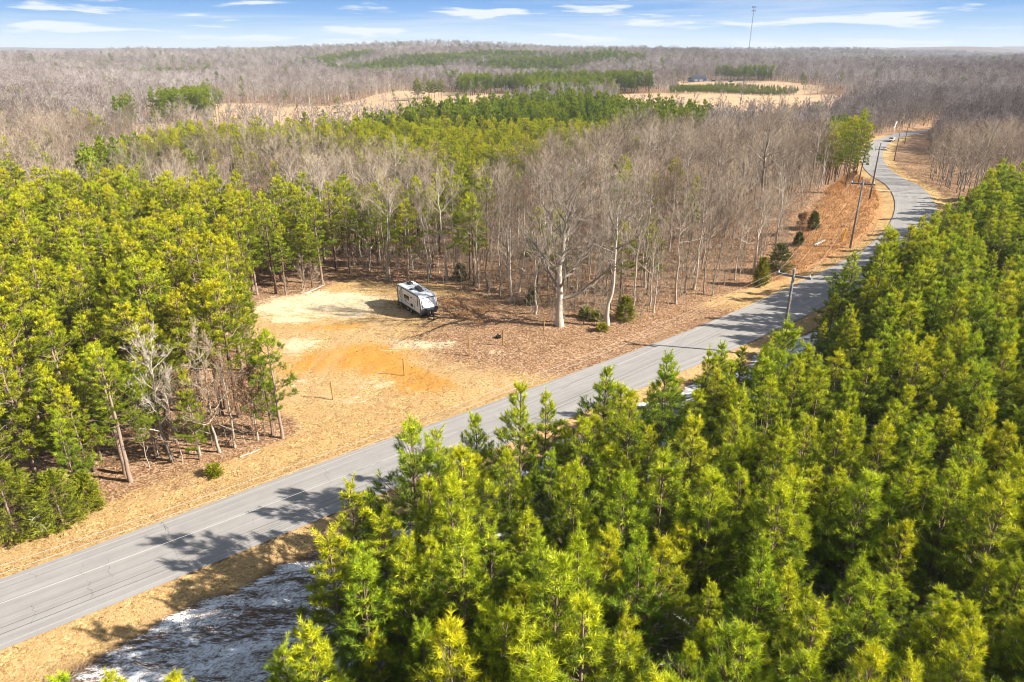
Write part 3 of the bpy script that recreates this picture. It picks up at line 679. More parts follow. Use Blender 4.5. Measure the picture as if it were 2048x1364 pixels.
# tall pines on the left
x, y = jgrid(-125, 10, 28, 150, 3.35, 12)
m = inpoly(x, y, P_PINEL) & (np.random.default_rng(9).random(x.shape) < .93) & (road_dist(x, y)[0] > 8) & inframe(x, y, 13, 80, 60)
m &= ~((x > -33) & (x < -18.5) & (y < 59.5) & (y > 44)) & ~(np.hypot(x + 36, y - 45.5) < 2.5)
x, y = x[m], y[m]
def lab_pine(x, y, s, k):
    e = float(pdist(np.array([x]), np.array([y]), P_PINEL)[0])
    if e < 3.5 and y < 62: return 'slender pine on the near edge of the left stand beside the tan verge', 'pines on the roadside edge of the left stand'
    if e < 4 and x > -45 and y < 118: return 'tall pine with bare lower trunk at the edge of the clearing', 'pines round the clearing'
    if y < 75: return 'yellow green pine crown inside the near part of the left stand', 'pines in the near part of the left stand'
    if y < 100: return 'pine crown packed in the middle of the left stand', 'pines in the middle of the left stand'
    return 'pine crown at the back of the left stand before the bare woods', 'pines at the back of the left stand'
spread_kind(PT, x, y, .93, lab_pine, 'pine', 280, 22, 'pine_canopy', 12, .70, 1.2)

# the rest of the land: bare woods, pine belts
pools = {'bare': [], 'pine': [], 'fbare': [], 'fpine': [], 'sapl': []}
P_SLOPE = G((1738, 300), (1748, 279), (1800, 264), (1885, 252), (1875, 275), (1858, 300), (1862, 400), (1800, 350))
def classify(x, y, keep, mid):
    d, _, s = road_dist(x, y)
    no = inpoly(x, y, P_SLOPE) | inpoly(x, y, P_CLEAR) | (pdist(x, y, P_BANK) > -1) | inpoly(x, y, P_VERGE) | inpoly(x, y, P_PINEL) | (d < 9) | (pdist(x, y, np.array(P_YOUNG)) > -2)
    no |= (s > 0) & (x < 95) & (y < 150)
    no |= (y < 62) | ((x < -60) & (y < 100))
    D = np.hypot(x, y); xj = x + D * .012 * (np.sin(y / (.03 * D) + x / 37) + np.sin(y / (.011 * D) + 2)); yj = y + D * .03 * (np.sin(x / (.035 * D)) * .6 + np.sin(x / (.012 * D) + 1) * .5)
    fd = np.zeros(x.shape, bool)
    for P in FIELDS: fd |= inpoly(xj, .7 * y + .3 * yj, P)
    pn = inpoly(x, y, P_PINEM) | inpoly(x, y, P_PINER)
    fp = np.zeros(x.shape, bool); jr = np.random.default_rng(len(x) + 1).random(x.shape)
    fc = fp.copy()
    for q_, P in enumerate(FARPINE):
        k_ = inpoly(xj, yj, P) & (jr < .93); fp |= k_
        if q_ >= 5: fc |= k_
    lone = fd & ~pn & ~fc & (np.random.default_rng(len(x)).random(x.shape) > np.where(y < 380, .035, .008))
    no |= lone
    fr = inframe(x, y, 16, 120, 60)
    return no, pn, fp, fr
for q, (y0, y1, st, wr) in enumerate(((62, 260, 3.5, .80), (260, 520, 4.6, .78), (520, 1000, 6.5, .78), (1000, 1900, 11, .78), (1900, 3600, 20, .78))):
    x, y = jgrid(-y1 * wr - 30, y1 * wr + 30, y0, y1, st, 30 + q)
    no, pn, fp, fr = classify(x, y, None, q < 2)
    k = fr & ~no
    wmul = (1, 1.05, 1.3, 1.8, 3.0)[q]
    if q == 0:
        rr = np.random.default_rng(77).random(x.shape)
        # pines scattered through the hardwoods behind the trailer
        mixp = (np.abs(x + 22) < 18) & (y < 140) & (rr < .42) | (rr < .05) & (x < 40)
        pools['pine'].append((x[k & (pn | mixp)], y[k & (pn | mixp)], wmul)); b = k & ~(pn | mixp | fp)
        pools['bare'].append((x[b], y[b], wmul)); f = k & fp & ~pn
        pools['fpine'].append((x[f], y[f], wmul))
    else:
        pools['fpine'].append((x[k & (pn | fp)], y[k & (pn | fp)], wmul)); b = k & ~(pn | fp)
        lone = np.random.default_rng(q).random(x.shape) < (.0, .02, .02, .03, .06)[q] + (.5 * (x < -.28 * y) * (np.sin(x / 160 + np.sin(y / 210) * 2) + np.sin(y / 130 + 1) > .9) if q >= 3 else 0)
        pools['fpine'].append((x[b & lone], y[b & lone], wmul)); b &= ~lone
        pools['fbare'].append((x[b], y[b], wmul))
# scattered pines within the single fields (a few clumps on the far pasture)
x, y = jgrid(150, 420, 300, 520, 3.4, 91); no, pn, fp, fr = classify(x, y, None, 1); k = fr & ~no & ~pn & (road_dist(x, y)[0] < 60); pools['fbare'].append((x[k], y[k], .85))
x, y, _ = pools['bare'][0]
hero = [tuple(at(1120, 650)), tuple(at(1215, 648))]
FRONT = [(957, 576, 1.0), (999, 592, .85), (1037, 584, 1.05), (857, 566, .9), (1150, 618, .8), (1190, 612, .9), (1298, 612, .85), (1352, 608, .9), (1409, 588, 1.0), (1425, 590, .9), (1318, 560, 1.1), (1290, 575, 1.1), (1470, 560, .95), (1240, 560, 1.05), (1370, 585, .8)]
keep = np.ones(x.shape, bool)
for (hx, hy), rr_ in [(hero[0], 5.0), (hero[1], 3.0)] + [(tuple(at(u, v)), 1.8) for u, v, _ in FRONT]: keep &= np.hypot(x - hx, y - hy) > rr_
x, y = x[keep], y[keep]
rr = np.random.default_rng(78).random(x.shape); keep = (rr < .56) ; x, y = x[keep], y[keep]
def lab_bare(x, y, s, k):
    d, _, sd = road_dist(np.array([x]), np.array([y]))
    e = float(pdist(np.array([x]), np.array([y]), P_CLEAR)[0])
    if sd[0] > 0: return 'leafless grey tree in the woods on the right beyond the curving road', 'bare trees right of the curving road'
    if e > -5: return 'leafless tree on the front edge of the woods facing the clearing', 'bare trees on the woodland edge'
    if x > 38: return 'leafless tree in the woods beside the rust coloured grassy bank', 'bare trees by the grassy bank'
    if y < 115: return 'leafless tree with grey trunk in the woods behind the clearing', 'bare trees behind the clearing'
    return 'leafless tree deep in the woods before the middle pine belt', 'bare trees deep in the woods'
spread_kind(BT, x, y, .93, lab_bare, 'tree', 270, 23, 'bare_woods', 14, .55, 1.2)
for i, (u, v, s) in enumerate(FRONT):
    p = at(u, v); BT[i % 8].place((p[0], p[1], terr1(*p)), i * 1.3, (s, s, s), ('leafless tree standing at the woodland edge, pale trunk in full sun, trailer side', 'leafless tree at the woodland edge on the road side of the big oak')[u > 1120], 'tree', ('sunlit edge trees left of the oak', 'sunlit edge trees right of the oak')[u > 1120])
x, y, _ = pools['pine'][0]
spread_kind(PT, x, y, .95, lambda a, b, s, k: (('pine scattered among leafless trees behind the clearing', 'pines mixed into the bare woods') if b < 150 else ('pine in the dark green belt beyond the bare woods', 'pines of the middle belt')), 'pine', 18, 24, 'pine_belt', 12, .8, 1.15)
def mass(name, key, protos, seed, hm=1.0, smin=.75, smax=1.15):
    r = np.random.default_rng(seed); rows = []
    for x, y, w in pools[key]:
        z = terr(x, y); n = len(x); s = r.uniform(smin, smax, n) * hm
        rows.append(np.column_stack([x, y, z, r.uniform(0, 6.28, n), s * w, s * (1 + (w - 1) * .1) * np.where(inpoly(x, y, P_PINEM), 1.15, 1), r.integers(0, len(protos), n)]))
    STUFF.append((name, np.vstack(rows), protos))
def copse(proto, u, v, h, label, name, cat, grp=None, wd=1.0, rz=0.0, base=14.0):
    p = at(u, v); s = h / base; return proto.place((p[0], p[1], terr1(*p)), rz, (s * wd, s * wd, s), label, cat, grp, name)
# lone trees far off that one can pick out
for i, (u, v, h) in enumerate(((893, 172, 17), (888, 172, 15), (703, 196, 13), (648, 180, 13), (1772, 168, 11), (1795, 170, 12), (500, 170, 11), (787, 196, 7), (1320, 152, 12), (1380, 155, 12))):
    copse(FP[i % 3], u, v + 2, h, ['tallest of the lone pines on the far tan pasture', 'slimmer pine beside the tallest pine on the far pasture', 'round green pine at the left end of the pasture tree line', 'small pine in the bare treeline above the left pasture', 'dark cedar in the bare woods far right, left of its pair', 'dark cedar in the bare woods far right, right of its pair', 'lone pine above the tan field at far left', 'small young pine on the pasture slope', 'pine standing by the far house, left side', 'pine standing behind the far blue house'][i], 'pine_tree', 'pine', None, 1.2, i)
mass('distant_pine_forest', 'fpine', FP, 41, .95, .72, 1.15)
mass('distant_bare_forest', 'fbare', FB, 42, .95, .5, 1.2)
# saplings and brush under the bare trees
x, y = jgrid(-60, 75, 70, 175, 2.1, 55)
no, pn, fp, fr = classify(x, y, None, 1)
k = fr & ~no; k |= fr & (pdist(x, y, P_CLEAR) < 1.5) & (pdist(x, y, P_CLEAR) > -3) & (y > 84) & (road_dist(x, y)[0] > 10) & (np.random.default_rng(3).random(x.shape) < .3)
k &= ~((np.hypot(x + 14, y - 94) < 6.5))
spread_kind(SB, x[k], y[k], .9, lambda a, b, s, q: ('thin leafless sapling under the bare trees behind the clearing', 'saplings under the bare woods'), 'sapling', 260, 56, 'undergrowth', 4, .45, 1.25)
# the low green strip of planted pines before the far house
px, py = jgrid(20, 420, 500, 900, 3.2, 57); k = inpoly(px, py, P_SAPL)
if k.sum():
    r = np.random.default_rng(5); n = int(k.sum()); x, y = px[k], py[k]
    STUFF.append(('pine_seedlings', np.column_stack([x, y, terr(x, y), r.uniform(0, 6, n), np.full(n, .33), r.uniform(.22, .36, n), r.integers(0, 3, n)]), FP))

def build_stuff(name, rows, protos, label=None):
    me = bpy.data.meshes.new(name); me.vertices.add(len(rows)); me.vertices.foreach_set('co', rows[:, :3].astype(np.float32).ravel())
    for an, ty, c in (('rz', 'FLOAT', 3), ('sw', 'FLOAT', 4), ('sh', 'FLOAT', 5), ('pi', 'INT', 6)):
        a_ = me.attributes.new(an, ty, 'POINT'); a_.data.foreach_set('value', rows[:, c].astype(np.int32 if ty == 'INT' else np.float32))
    me.update(); o = link(bpy.data.objects.new(name, me)); tag(o, label, None, None, 'stuff')
    g = bpy.data.node_groups.new(name, 'GeometryNodeTree')
    g.interface.new_socket('Geometry', in_out='INPUT', socket_type='NodeSocketGeometry'); g.interface.new_socket('Geometry', in_out='OUTPUT', socket_type='NodeSocketGeometry')
    N = g.nodes; L = g.links; gi = N.new('NodeGroupInput'); go = N.new('NodeGroupOutput'); jn = N.new('GeometryNodeJoinGeometry')
    def attr(n, t):
        a_ = N.new('GeometryNodeInputNamedAttribute'); a_.data_type = t; a_.inputs['Name'].default_value = n; return a_.outputs[0]
    rz = N.new('ShaderNodeCombineXYZ'); L.new(attr('rz', 'FLOAT'), rz.inputs[2])
    scv = N.new('ShaderNodeCombineXYZ'); w = attr('sw', 'FLOAT'); L.new(w, scv.inputs[0]); L.new(w, scv.inputs[1]); L.new(attr('sh', 'FLOAT'), scv.inputs[2]); pi_ = attr('pi', 'INT')
    for k, p in enumerate(protos):
        if p.first is None: p.place((0, 0, -500), 0, (1, 1, 1), None, None, None); print('WARNING no first', p.name)
        cmp_ = N.new('FunctionNodeCompare'); cmp_.data_type = 'INT'; cmp_.operation = 'EQUAL'; L.new(pi_, cmp_.inputs[2]); cmp_.inputs[3].default_value = k
        for ob in p.first:
            oi = N.new('GeometryNodeObjectInfo'); oi.inputs['Object'].default_value = ob; oi.transform_space = 'ORIGINAL'
            ip = N.new('GeometryNodeInstanceOnPoints'); L.new(gi.outputs[0], ip.inputs['Points']); L.new(cmp_.outputs[0], ip.inputs['Selection']); L.new(oi.outputs['Geometry'], ip.inputs['Instance'])
            L.new(rz.outputs[0], ip.inputs['Rotation']); L.new(scv.outputs[0], ip.inputs['Scale']); L.new(ip.outputs[0], jn.inputs[0])
    L.new(jn.outputs[0], go.inputs[0]); md = o.modifiers.new('scatter', 'NODES'); md.node_group = g; return o
# two near bare trees of the distant kind so that the far forest has its models in view
copse(FB[0], 300, 300, 16, 'leafless tree with pale limbs in the hollow beyond the left pines', 'bare_tree', 'tree', None, 1, 0, 17)
copse(FB[1], 90, 270, 17, 'leafless grey tree in the wide bare woods at far left', 'bare_tree', 'tree', None, 1, 1, 17)
copse(FB[2], 1900, 300, 17, 'leafless tree high on the slope right of the far road', 'bare_tree', 'tree', None, 1, 2, 17)
copse(FB[3], 1560, 236, 16, 'leafless tree before the tan pasture above the bare woods', 'bare_tree', 'tree', None, 1, 3, 17)

# hero oak and its tall neighbour
def hero_tree(uv, h, seed, label, name='bare_tree', rz=0.0, bark='bark_pale', **k):
    a, b, _, _ = bare_meshes(seed, h, **k); pr = mk(name + str(seed), a, b, M[bark], [M[bark], M['twig_pale' if bark == 'bark_pale' else 'twig']]); pr.name = name
    p = at(*uv); return pr.place((p[0], p[1], terr1(*p)), rz, (1, 1, 1), label, 'tree', None)
hero_tree((1120, 652), 20.5, 901, 'big spreading leafless oak with pale trunk at the clearing corner, casting the long branching shadow', 'oak_tree', .6, spread=.60, cb=.17, r0=.50, tw=.03, lv=(20, 9, 7, 4), up=.22, lk=2.3)
hero_tree((1215, 652), 21, 902, 'tall straight leafless tree just right of the big oak', 'bare_tree', 2.0, spread=.36, cb=.3, r0=.30, tw=.024, lv=(18, 7, 6, 5), up=.4, lk=1.3)
hero_tree((1520, 420), 23, 903, 'tall wide leafless tree rising highest in the woods near the bank', 'bare_tree', 1.0, 'bark_grey', spread=.42, cb=.3, r0=.34, tw=.03, lv=(20, 7, 7, 5), up=.5, lk=1.5)
hero_tree((345, 922), 14, 904, 'pale bare tree among the near pines left of the verge', 'bare_tree', .3, spread=.36, cb=.22, r0=.15, tw=.02, lv=(18, 6, 6, 4), up=.4)
hero_tree((440, 905), 13.5, 905, 'brown twiggy bare tree between the roadside pines', 'bare_tree', 1.3, 'bark_grey', spread=.34, cb=.2, r0=.13, tw=.02, lv=(18, 7, 7, 4), up=.4)
hero_tree((322, 850), 6, 906, 'low crooked bare tree in the gap of the left stand', 'bare_tree', 2.3, 'bark_pale', spread=.5, cb=.15, r0=.1, tw=.02, lv=(14, 6, 6, 4), up=.1)
hero_tree((30, 905), 9, 907, 'grey leafless tree behind the cedars at the left edge', 'bare_tree', 2.3, 'bark_grey', spread=.4, cb=.25, r0=.1, tw=.02, lv=(14, 6, 6, 4), up=.3)
# oak saplings that keep brown leaves
def leafy(uv, h, seed, label, wid=.32, name='oak_sapling', mt='deadleaf', dn=3):
    a, b, P1, (p, d, l) = bare_meshes(seed, h, wid, .18, h * .011, .018, (14, 6, 5, 2), .3)
    r = np.random.default_rng(seed); sel = r.random(len(p)) < .75
    nV, nF, nv = needles((p + d * l * .7)[sel], d[sel], dn, .14, .12, 1.5, r, .4)
    V, F, a2, mi = join((b[0], b[1], b[2], 1), (nV, nF, nv, 0)); mi[:len(b[3])] = 1 + b[3]
    tm = np_mesh(name, a[0], a[1], M['bark_grey'], smooth=True); cm = np_mesh(name, V, F, [M[mt], M['bark_grey'], M['twig']], mi, {'v': a2})
    q = at(*uv); e = empty(name, (q[0], q[1], terr1(*q)), seed); link(bpy.data.objects.new('trunk', tm), e); link(bpy.data.objects.new('crown', cm), e); tag(e, label, 'tree'); return e
leafy((470, 895), 10.5, 911, 'oak still holding brown leaves among the roadside pines, nearest the clearing')
leafy((400, 912), 9.5, 912, 'oak with withered brown leaves left of the clearing corner')
leafy((515, 880), 8, 913, 'small brown-leaved oak under the pines by the clearing corner')
leafy((1695, 392), 7, 914, 'brown-leaved tree at the top of the grassy bank below the pines')
leafy((1600, 470), 4.5, 915, 'rusty bush beside the dark cedar on the grassy bank')
leafy((85, 900), 6, 916, 'brown-leaved tree behind the cedars at the left edge')

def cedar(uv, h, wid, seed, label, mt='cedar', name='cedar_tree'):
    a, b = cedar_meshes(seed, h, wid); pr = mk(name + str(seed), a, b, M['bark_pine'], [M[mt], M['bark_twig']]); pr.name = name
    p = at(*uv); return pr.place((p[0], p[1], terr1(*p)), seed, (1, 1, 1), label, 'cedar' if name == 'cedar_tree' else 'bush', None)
cedar((35, 1075), 6.6, 2.9, 1, 'big drooping yellow green cedar at the left edge above the road')
cedar((128, 1052), 5.0, 2.1, 2, 'shorter olive cedar behind the bleached dead trunk')
cedar((-10, 1010), 7.6, 2.8, 3, 'tall olive cedar cut by the left edge of the view')
cedar((180, 1018), 3.4, 1.4, 4, 'small golden cedar beside the roadside pine trunks')
cedar((1555, 545), 4.8, 2.4, 5, 'dark round cedar at the foot of the grassy bank beside the road', 'cedar_dark')
cedar((1520, 572), 4.6, 1.2, 6, 'pale yellow green cedar just left of the dark round one')
cedar((1625, 458), 3.3, 1.3, 8, 'small green cedar high on the left side of the bank', 'cedar_dark')
cedar((1596, 490), 2.2, 1.0, 9, 'smallest dark cedar on the bank between the two larger ones', 'cedar_dark')
cedar((1250, 640), 3.4, 1.6, 10, 'olive cedar right of the tall straight tree', 'cedar')
cedar((920, 560), 2.8, 1.4, 11, 'low dark cedar in the wood edge behind the trailer', 'cedar_dark')
cedar((1190, 640), 1.3, 1.0, 12, 'bright yellow green bush between the oak and the straight tree', 'cedar', 'evergreen_bush')
cedar((1168, 634), 1.5, .8, 13, 'yellow green bush just right of the oak trunk', 'cedar', 'evergreen_bush')
cedar((1065, 608), 2.6, 1.1, 14, 'dull green bush left of the oak trunk in the shade', 'cedar_dark', 'evergreen_bush')
cedar((1205, 662), .9, .9, 15, 'low lime green bush in front of the straight tree', 'cedar', 'evergreen_bush')
cedar((430, 950), .9, .6, 16, 'tiny green seedling bush on the verge below the pines', 'cedar', 'evergreen_bush')

for q, (u, v, h, lab) in enumerate(((1690, 374, 15, 'tall pine at the corner of the bank nearest the dirt track'), (1704, 364, 17, 'pine second from the road in the clump above the bank'), (1716, 368, 14, 'pine overhanging the left edge of the far road'), (1688, 352, 16, 'pine on the woodland side of the clump above the bank'),
        (1712, 350, 15, 'pine at the road edge in the rear of the clump'), (1706, 346, 18, 'tallest pine in the clump above the bank'), (1692, 338, 16, 'pine at the back left of the clump above the bank'), (1713, 334, 14, 'farthest pine hanging over the road bend'), (1702, 326, 15, 'pine behind the tallest one of the clump'), (1708, 318, 13, 'pine at the far end of the roadside clump'))):
    p = at(u, v); PT[(2 * q + 1) % 7].place((p[0], p[1], terr1(*p)), q * 2.1, (h / 15, h / 15, h / 14), lab, 'pine', 'pines in the clump by the road bend')
for q, (u, v, h, lab) in enumerate(((262, 963, 13, 'pine with the thick pale leaning trunk on the verge'), (190, 985, 10, 'leaning pine left of the thick trunked one'), (165, 1008, 9, 'leftmost thin pine trunk on the verge'), (400, 920, 9, 'slim pine with low bright branches in front of the brown oaks'), (565, 876, 11, 'slender pine alone at the clearing corner'), (545, 870, 10, 'thin pine just left of the clearing corner pine'))):
    p = at(u, v); (YP if q in (2, 3, 5) else PT)[(2 * q + 1) % 7].place((p[0], p[1], terr1(*p)), q * 2.1, (h / 13, h / 13, h / (10.3 if q in (2, 3, 5) else 14)), lab, 'pine', None)
for q, (u, v, h) in enumerate(((300, 935, 8), (318, 915, 7), (365, 925, 9), (380, 905, 8), (425, 895, 9), (455, 885, 8), (490, 888, 7), (508, 872, 8), (530, 880, 7), (548, 868, 6))):
    p = at(u, v); SB[q % 4].place((p[0], p[1], terr1(*p)), q * 2.1, (h / 6 * .9, h / 6 * .9, h / 6), 'thin leafless sapling among the brown oaks left of the clearing corner', 'sapling', 'saplings left of the clearing corner')
# bleached dead tree on the verge
def dead_tree():
    r = np.random.default_rng(31); p = at(85, 1066); e = empty('dead_tree', (p[0], p[1], terr1(*p)), 0)
    tp = np.array([[0, 0, -.2], [.05, 0, 1.2], [-.1, .1, 2.4], [-.05, .15, 3.2]]); tV, tF = tubes([(tp, [.12, .1, .07, .02])], 8)
    link(bpy.data.objects.new('trunk', np_mesh('dead_trunk', tV, tF, M['dead'])), e)
    br = []
    for i in range(46):
        z = r.uniform(.4, 3.1); a = r.uniform(0, 6.28); L = r.uniform(.6, 1.5) * (1.1 - z / 5); p0 = np.array([0, .05, z])
        d = np.array([math.cos(a), math.sin(a), r.uniform(-.25, .2)]); p1 = p0 + d * L * .5; p2 = p1 + unit(d + r.normal(0, .35, 3)) * L * .55
        br.append((np.array([p0, p1, p2]), np.array([.035, .022, .008])))
        for g in range(2): br.append((np.array([p1, p1 + unit(d + r.normal(0, .6, 3)) * L * .4]), np.array([.014, .005])))
    V, F = tubes(br, 4); link(bpy.data.objects.new('branch', np_mesh('dead_branch', V, F, M['dead'])), e)
    tag(e, 'bleached dead conifer skeleton with bristling white branches in front of the cedars', 'dead tree')
dead_tree()
def fallen(uv0, uv1, rad, label, mt='dead', name='fallen_log', lift=.0):
    a = at(*uv0); b = at(*uv1); c = (a + b) / 2; P = []
    for t in np.linspace(0, 1, 7): q = a * (1 - t) + b * t; P.append((q[0] - c[0], q[1] - c[1], terr1(*q) + rad * .8 + lift * t + .03 * math.sin(t * 9)))
    P = np.array(P); z0 = P[:, 2].min(); P[:, 2] -= z0
    br = [(P, np.linspace(rad, rad * .6, 7))]
    for t in (2, 3, 4, 5): br.append((np.array([P[t], P[t] + [.3, .4 * (-1) ** t, .5]]), np.array([rad * .3, rad * .1])))
    V, F = tubes(br, 7); me = np_mesh(name, V, F, M[mt], smooth=True); o = link(bpy.data.objects.new(name, me)); o.location = (c[0], c[1], z0); tag(o, label, 'log')
fallen((1628, 493), (1649, 482), .24, 'short white log lying on the rust coloured grassy bank')
fallen((610, 588), (650, 570), .07, 'thin pale fallen branch at the left rear edge of the clearing')
fallen((480, 915), (520, 900), .06, 'fallen branch on the leafy verge under the roadside pines')
fallen((930, 600), (985, 588), .06, 'fallen branch lying in the leaves behind the trailer', 'bark_grey')

# ------------------------------------------------------------------ grass that gives the open ground its nap
def tufts(name, P, n, h, mt, seed, w=.035, test=None, per=4):
    r = np.random.default_rng(seed); P = np.array(P); lo, hi = P.min(0), P.max(0); x = r.uniform(lo[0], hi[0], n); y = r.uniform(lo[1], hi[1], n)
    k = inpoly(x, y, P) & (road_dist(x, y)[0] > 4.3)
    if test is not None: k &= test(x, y, r)
    x, y = x[k], y[k]; C = np.column_stack([x, y, terr(x, y)]); C = np.repeat(C, per, 0); C[:, :2] += r.normal(0, .12, (len(C), 2))
    d = unit(np.column_stack([r.normal(0, .55, (len(C), 2)), np.ones(len(C))])); l = h * r.uniform(.4, 1.3, (len(C), 1)); sd = unit(np.cross(d, r.standard_normal(d.shape))) * w
    V = np.stack([C - sd, C + sd, C + d * l], 1).reshape(-1, 3)
    return tag(link(bpy.data.objects.new(name, np_mesh(name, V, np.arange(len(V)).reshape(-1, 3), M[mt]))), kind='stuff')
clump = lambda x, y, r: (np.sin(x * .9 + np.sin(y * .7) * 2) + np.sin(y * 1.1 + np.sin(x * .6) * 2) + r.normal(0, .9, x.shape)) > .2
tufts('dry_grass', P_VERGE, 26000, .14, 'grass', 61, .02)
tufts('dry_grass', P_CLEAR, 34000, .13, 'grass', 62, .02, clump)
tufts('broomsedge_grass', P_BANK, 42000, .75, 'broom', 63, .022, lambda x, y, r: road_dist(x, y)[0] > 7)
tufts('broomsedge_grass', G((885, 628), (890, 585), (960, 592), (1000, 625), (960, 650)), 1500, .6, 'broom', 64, .02, clump)
tufts('dry_grass', [(-60, -5), (-40, 12), (-12, 30), (-10, 44), (-30, 36), (-60, 12)], 16000, .16, 'grass', 65, .02, lambda x, y, r: road_dist(x, y)[0] < 8.2)
tufts('dry_grass', G((1770, 330), (1850, 300), (1880, 330), (1980, 420), (1890, 440), (1860, 393)), 16000, .35, 'grass', 66, .03)
def leaves(name, n, P, seed, cols, sz=.10, test=None):
    r = np.random.default_rng(seed); P = np.array(P); lo, hi = P.min(0), P.max(0); x = r.uniform(lo[0], hi[0], n); y = r.uniform(lo[1], hi[1], n)
    k = inpoly(x, y, P) & (road_dist(x, y)[0] > 4.0)
    if test is not None: k &= test(x, y, r)
    x, y = x[k], y[k]; C = np.column_stack([x, y, terr(x, y) + r.uniform(.03, .12, len(x))]); a = unit(r.standard_normal(C.shape) * [1, 1, .5]); b = unit(np.cross(a, unit(r.standard_normal(C.shape) * [.5, .5, 1]))); l = sz * r.uniform(.5, 1.4, (len(x), 1))
    V = np.stack([C - a * l, C - b * l * .55, C + a * l, C + b * l * .55], 1).reshape(-1, 3); v = np.repeat(r.random(len(x)), 4)
    return tag(link(bpy.data.objects.new(name, np_mesh(name, V, np.arange(len(V)).reshape(-1, 4), M[cols], A={'v': v}))), kind='stuff')
M['litterleaf'] = needle_mat('fallen_leaf', (0.10, 0.045, 0.02), (0.34, 0.17, 0.08), (0.66, 0.48, 0.32), 0.0, .1)
M['clod'] = needle_mat('clods_and_straw', (0.16, 0.07, 0.025), (0.44, 0.26, 0.12), (0.80, 0.62, 0.42), 0.0, 0.05)
leafz = lambda x, y, r: (pdist(x, y, P_CLEAR) < 1) | (gau(x, y, 3, 83, 17, 9, 1.5) + gau(x, y, 22, 90, 16, 7, 1.3) + gau(x, y, -6, 97, 14, 5, 1.2) > .55 + r.normal(0, .2, x.shape))
leaves('fallen_leaves', 150000, [(-60, 60), (-20, 66), (70, 112), (75, 165), (-60, 150)], 81, 'litterleaf', .09, leafz)
leaves('fallen_leaves', 45000, P_PINEL, 82, 'litterleaf', .10, lambda x, y, r: y < 70)
leaves('clods', 16000, P_CLEAR, 83, 'clod', .055, clump); leaves('clods', 30000, [(-70, 0), (-30, 20), (60, 95), (58, 125), (-20, 70), (-60, 45)], 84, 'clod', .07, lambda x, y, r: road_dist(x, y)[0] < 11)
# twigs and dead stems poking through the snow
def litter(name, n, seed, box, mt, L=.5, w=.012):
    r = np.random.default_rng(seed); x = r.uniform(box[0], box[1], n); y = r.uniform(box[2], box[3], n); d_, _, s_ = road_dist(x, y); k = (s_ > 0) & (d_ > 8); x, y = x[k], y[k]
    C = np.column_stack([x, y, terr(x, y) + .04]); a = r.normal(.7, .8, len(x)); d = np.column_stack([np.cos(a), np.sin(a), r.uniform(0, .35, len(x))]); l = L * r.uniform(.3, 1.2, (len(x), 1)); sd = unit(np.cross(d, r.standard_normal(d.shape))) * w
    V = np.stack([C - sd, C + sd, C + d * l], 1).reshape(-1, 3); return tag(link(bpy.data.objects.new(name, np_mesh(name, V, np.arange(len(V)).reshape(-1, 3), M[mt]))), kind='stuff')
litter('twigs', 60000, 71, (-34, -6, 12, 50), 'bark_pine', .4, .017); litter('twigs', 30000, 72, (-6, 40, 40, 82), 'bark_pine', .4, .017)

# ------------------------------------------------------------------ power line
wood = bark_mat('weathered_pole', (0.14, 0.125, 0.115), (0.30, 0.275, 0.25), 6, .2)
metal_l = mat('galvanised_steel', (0.62, 0.64, 0.66), .45, .5); porcelain = mat('white_insulator', (0.80, 0.82, 0.84), .3)
poles = []
def pole(x, y, h, yaw, label, arm=True, z=None, lean=0.0):
    z = terr1(x, y) if z is None else z; e = empty('utility_pole', (x, y, z), yaw); e.rotation_euler = (0, lean, yaw)
    MB().cyl((0, 0, -.4), (0, 0, h), .2, .14, 14).build('post', wood, e, True)
    tips = [(0, 0, h + .28)]
    b = MB(); b.cyl((0, 0, h - .02), (0, 0, h + .1), .03); b.cyl((0, 0, h + .08), (0, 0, h + .2), .075); b.cyl((0, 0, h + .2), (0, 0, h + .28), .05); b.build('insulator', porcelain, e, True)
    if arm:
        MB().box((0, .16, h - .75), (3.9, .2, .28), bev=.01).build('crossarm', wood, e)
        for s in (-1, 1): MB().cyl((s * .8, .2, h - .80), (s * .05, .16, h - 1.45), .018, seg=6).build('brace', metal_l, e)
        for s in (-1, 1):
            b = MB(); b.cyl((s * 1.75, .16, h - .69), (s * 1.75, .16, h - .58), .03); b.cyl((s * 1.75, .16, h - .6), (s * 1.75, .16, h - .46), .085); b.cyl((s * 1.75, .16, h - .46), (s * 1.75, .16, h - .36), .055); b.build('insulator', porcelain, e, True)
            tips.append((s * 1.75, .16, h - .36))
    b = MB(); b.box((.15, 0, h - 3.6), (.1, .1, .5), bev=.01); b.cyl((.1, 0, h - 2.9), (.32, 0, h - 2.9), .02, seg=6); b.cyl((.1, 0, h - 3.3), (.3, 0, h - 3.3), .02, seg=6); b.build('bracket', metal_l, e)
    bpy.context.view_layer.update()
    Mx = Matrix.Translation((x, y, z)) @ Euler((0, lean, yaw)).to_matrix().to_4x4()
    tips = [Mx @ Vector(t) for t in tips] + [Mx @ Vector((.3, 0, h - 2.9)), Mx @ Vector((.28, 0, h - 3.3))]
    poles.append(tips); tag(e, label, 'utility pole', 'utility poles along the road'); return e
arm_yaw = R(-34)
def pole_at_top(u, v, h, *a, **k):
    """stand a pole of height h so that it reaches the sight line of its top"""
    p = at(u, v, h); pole(p[0], p[1], h, *a, **k)
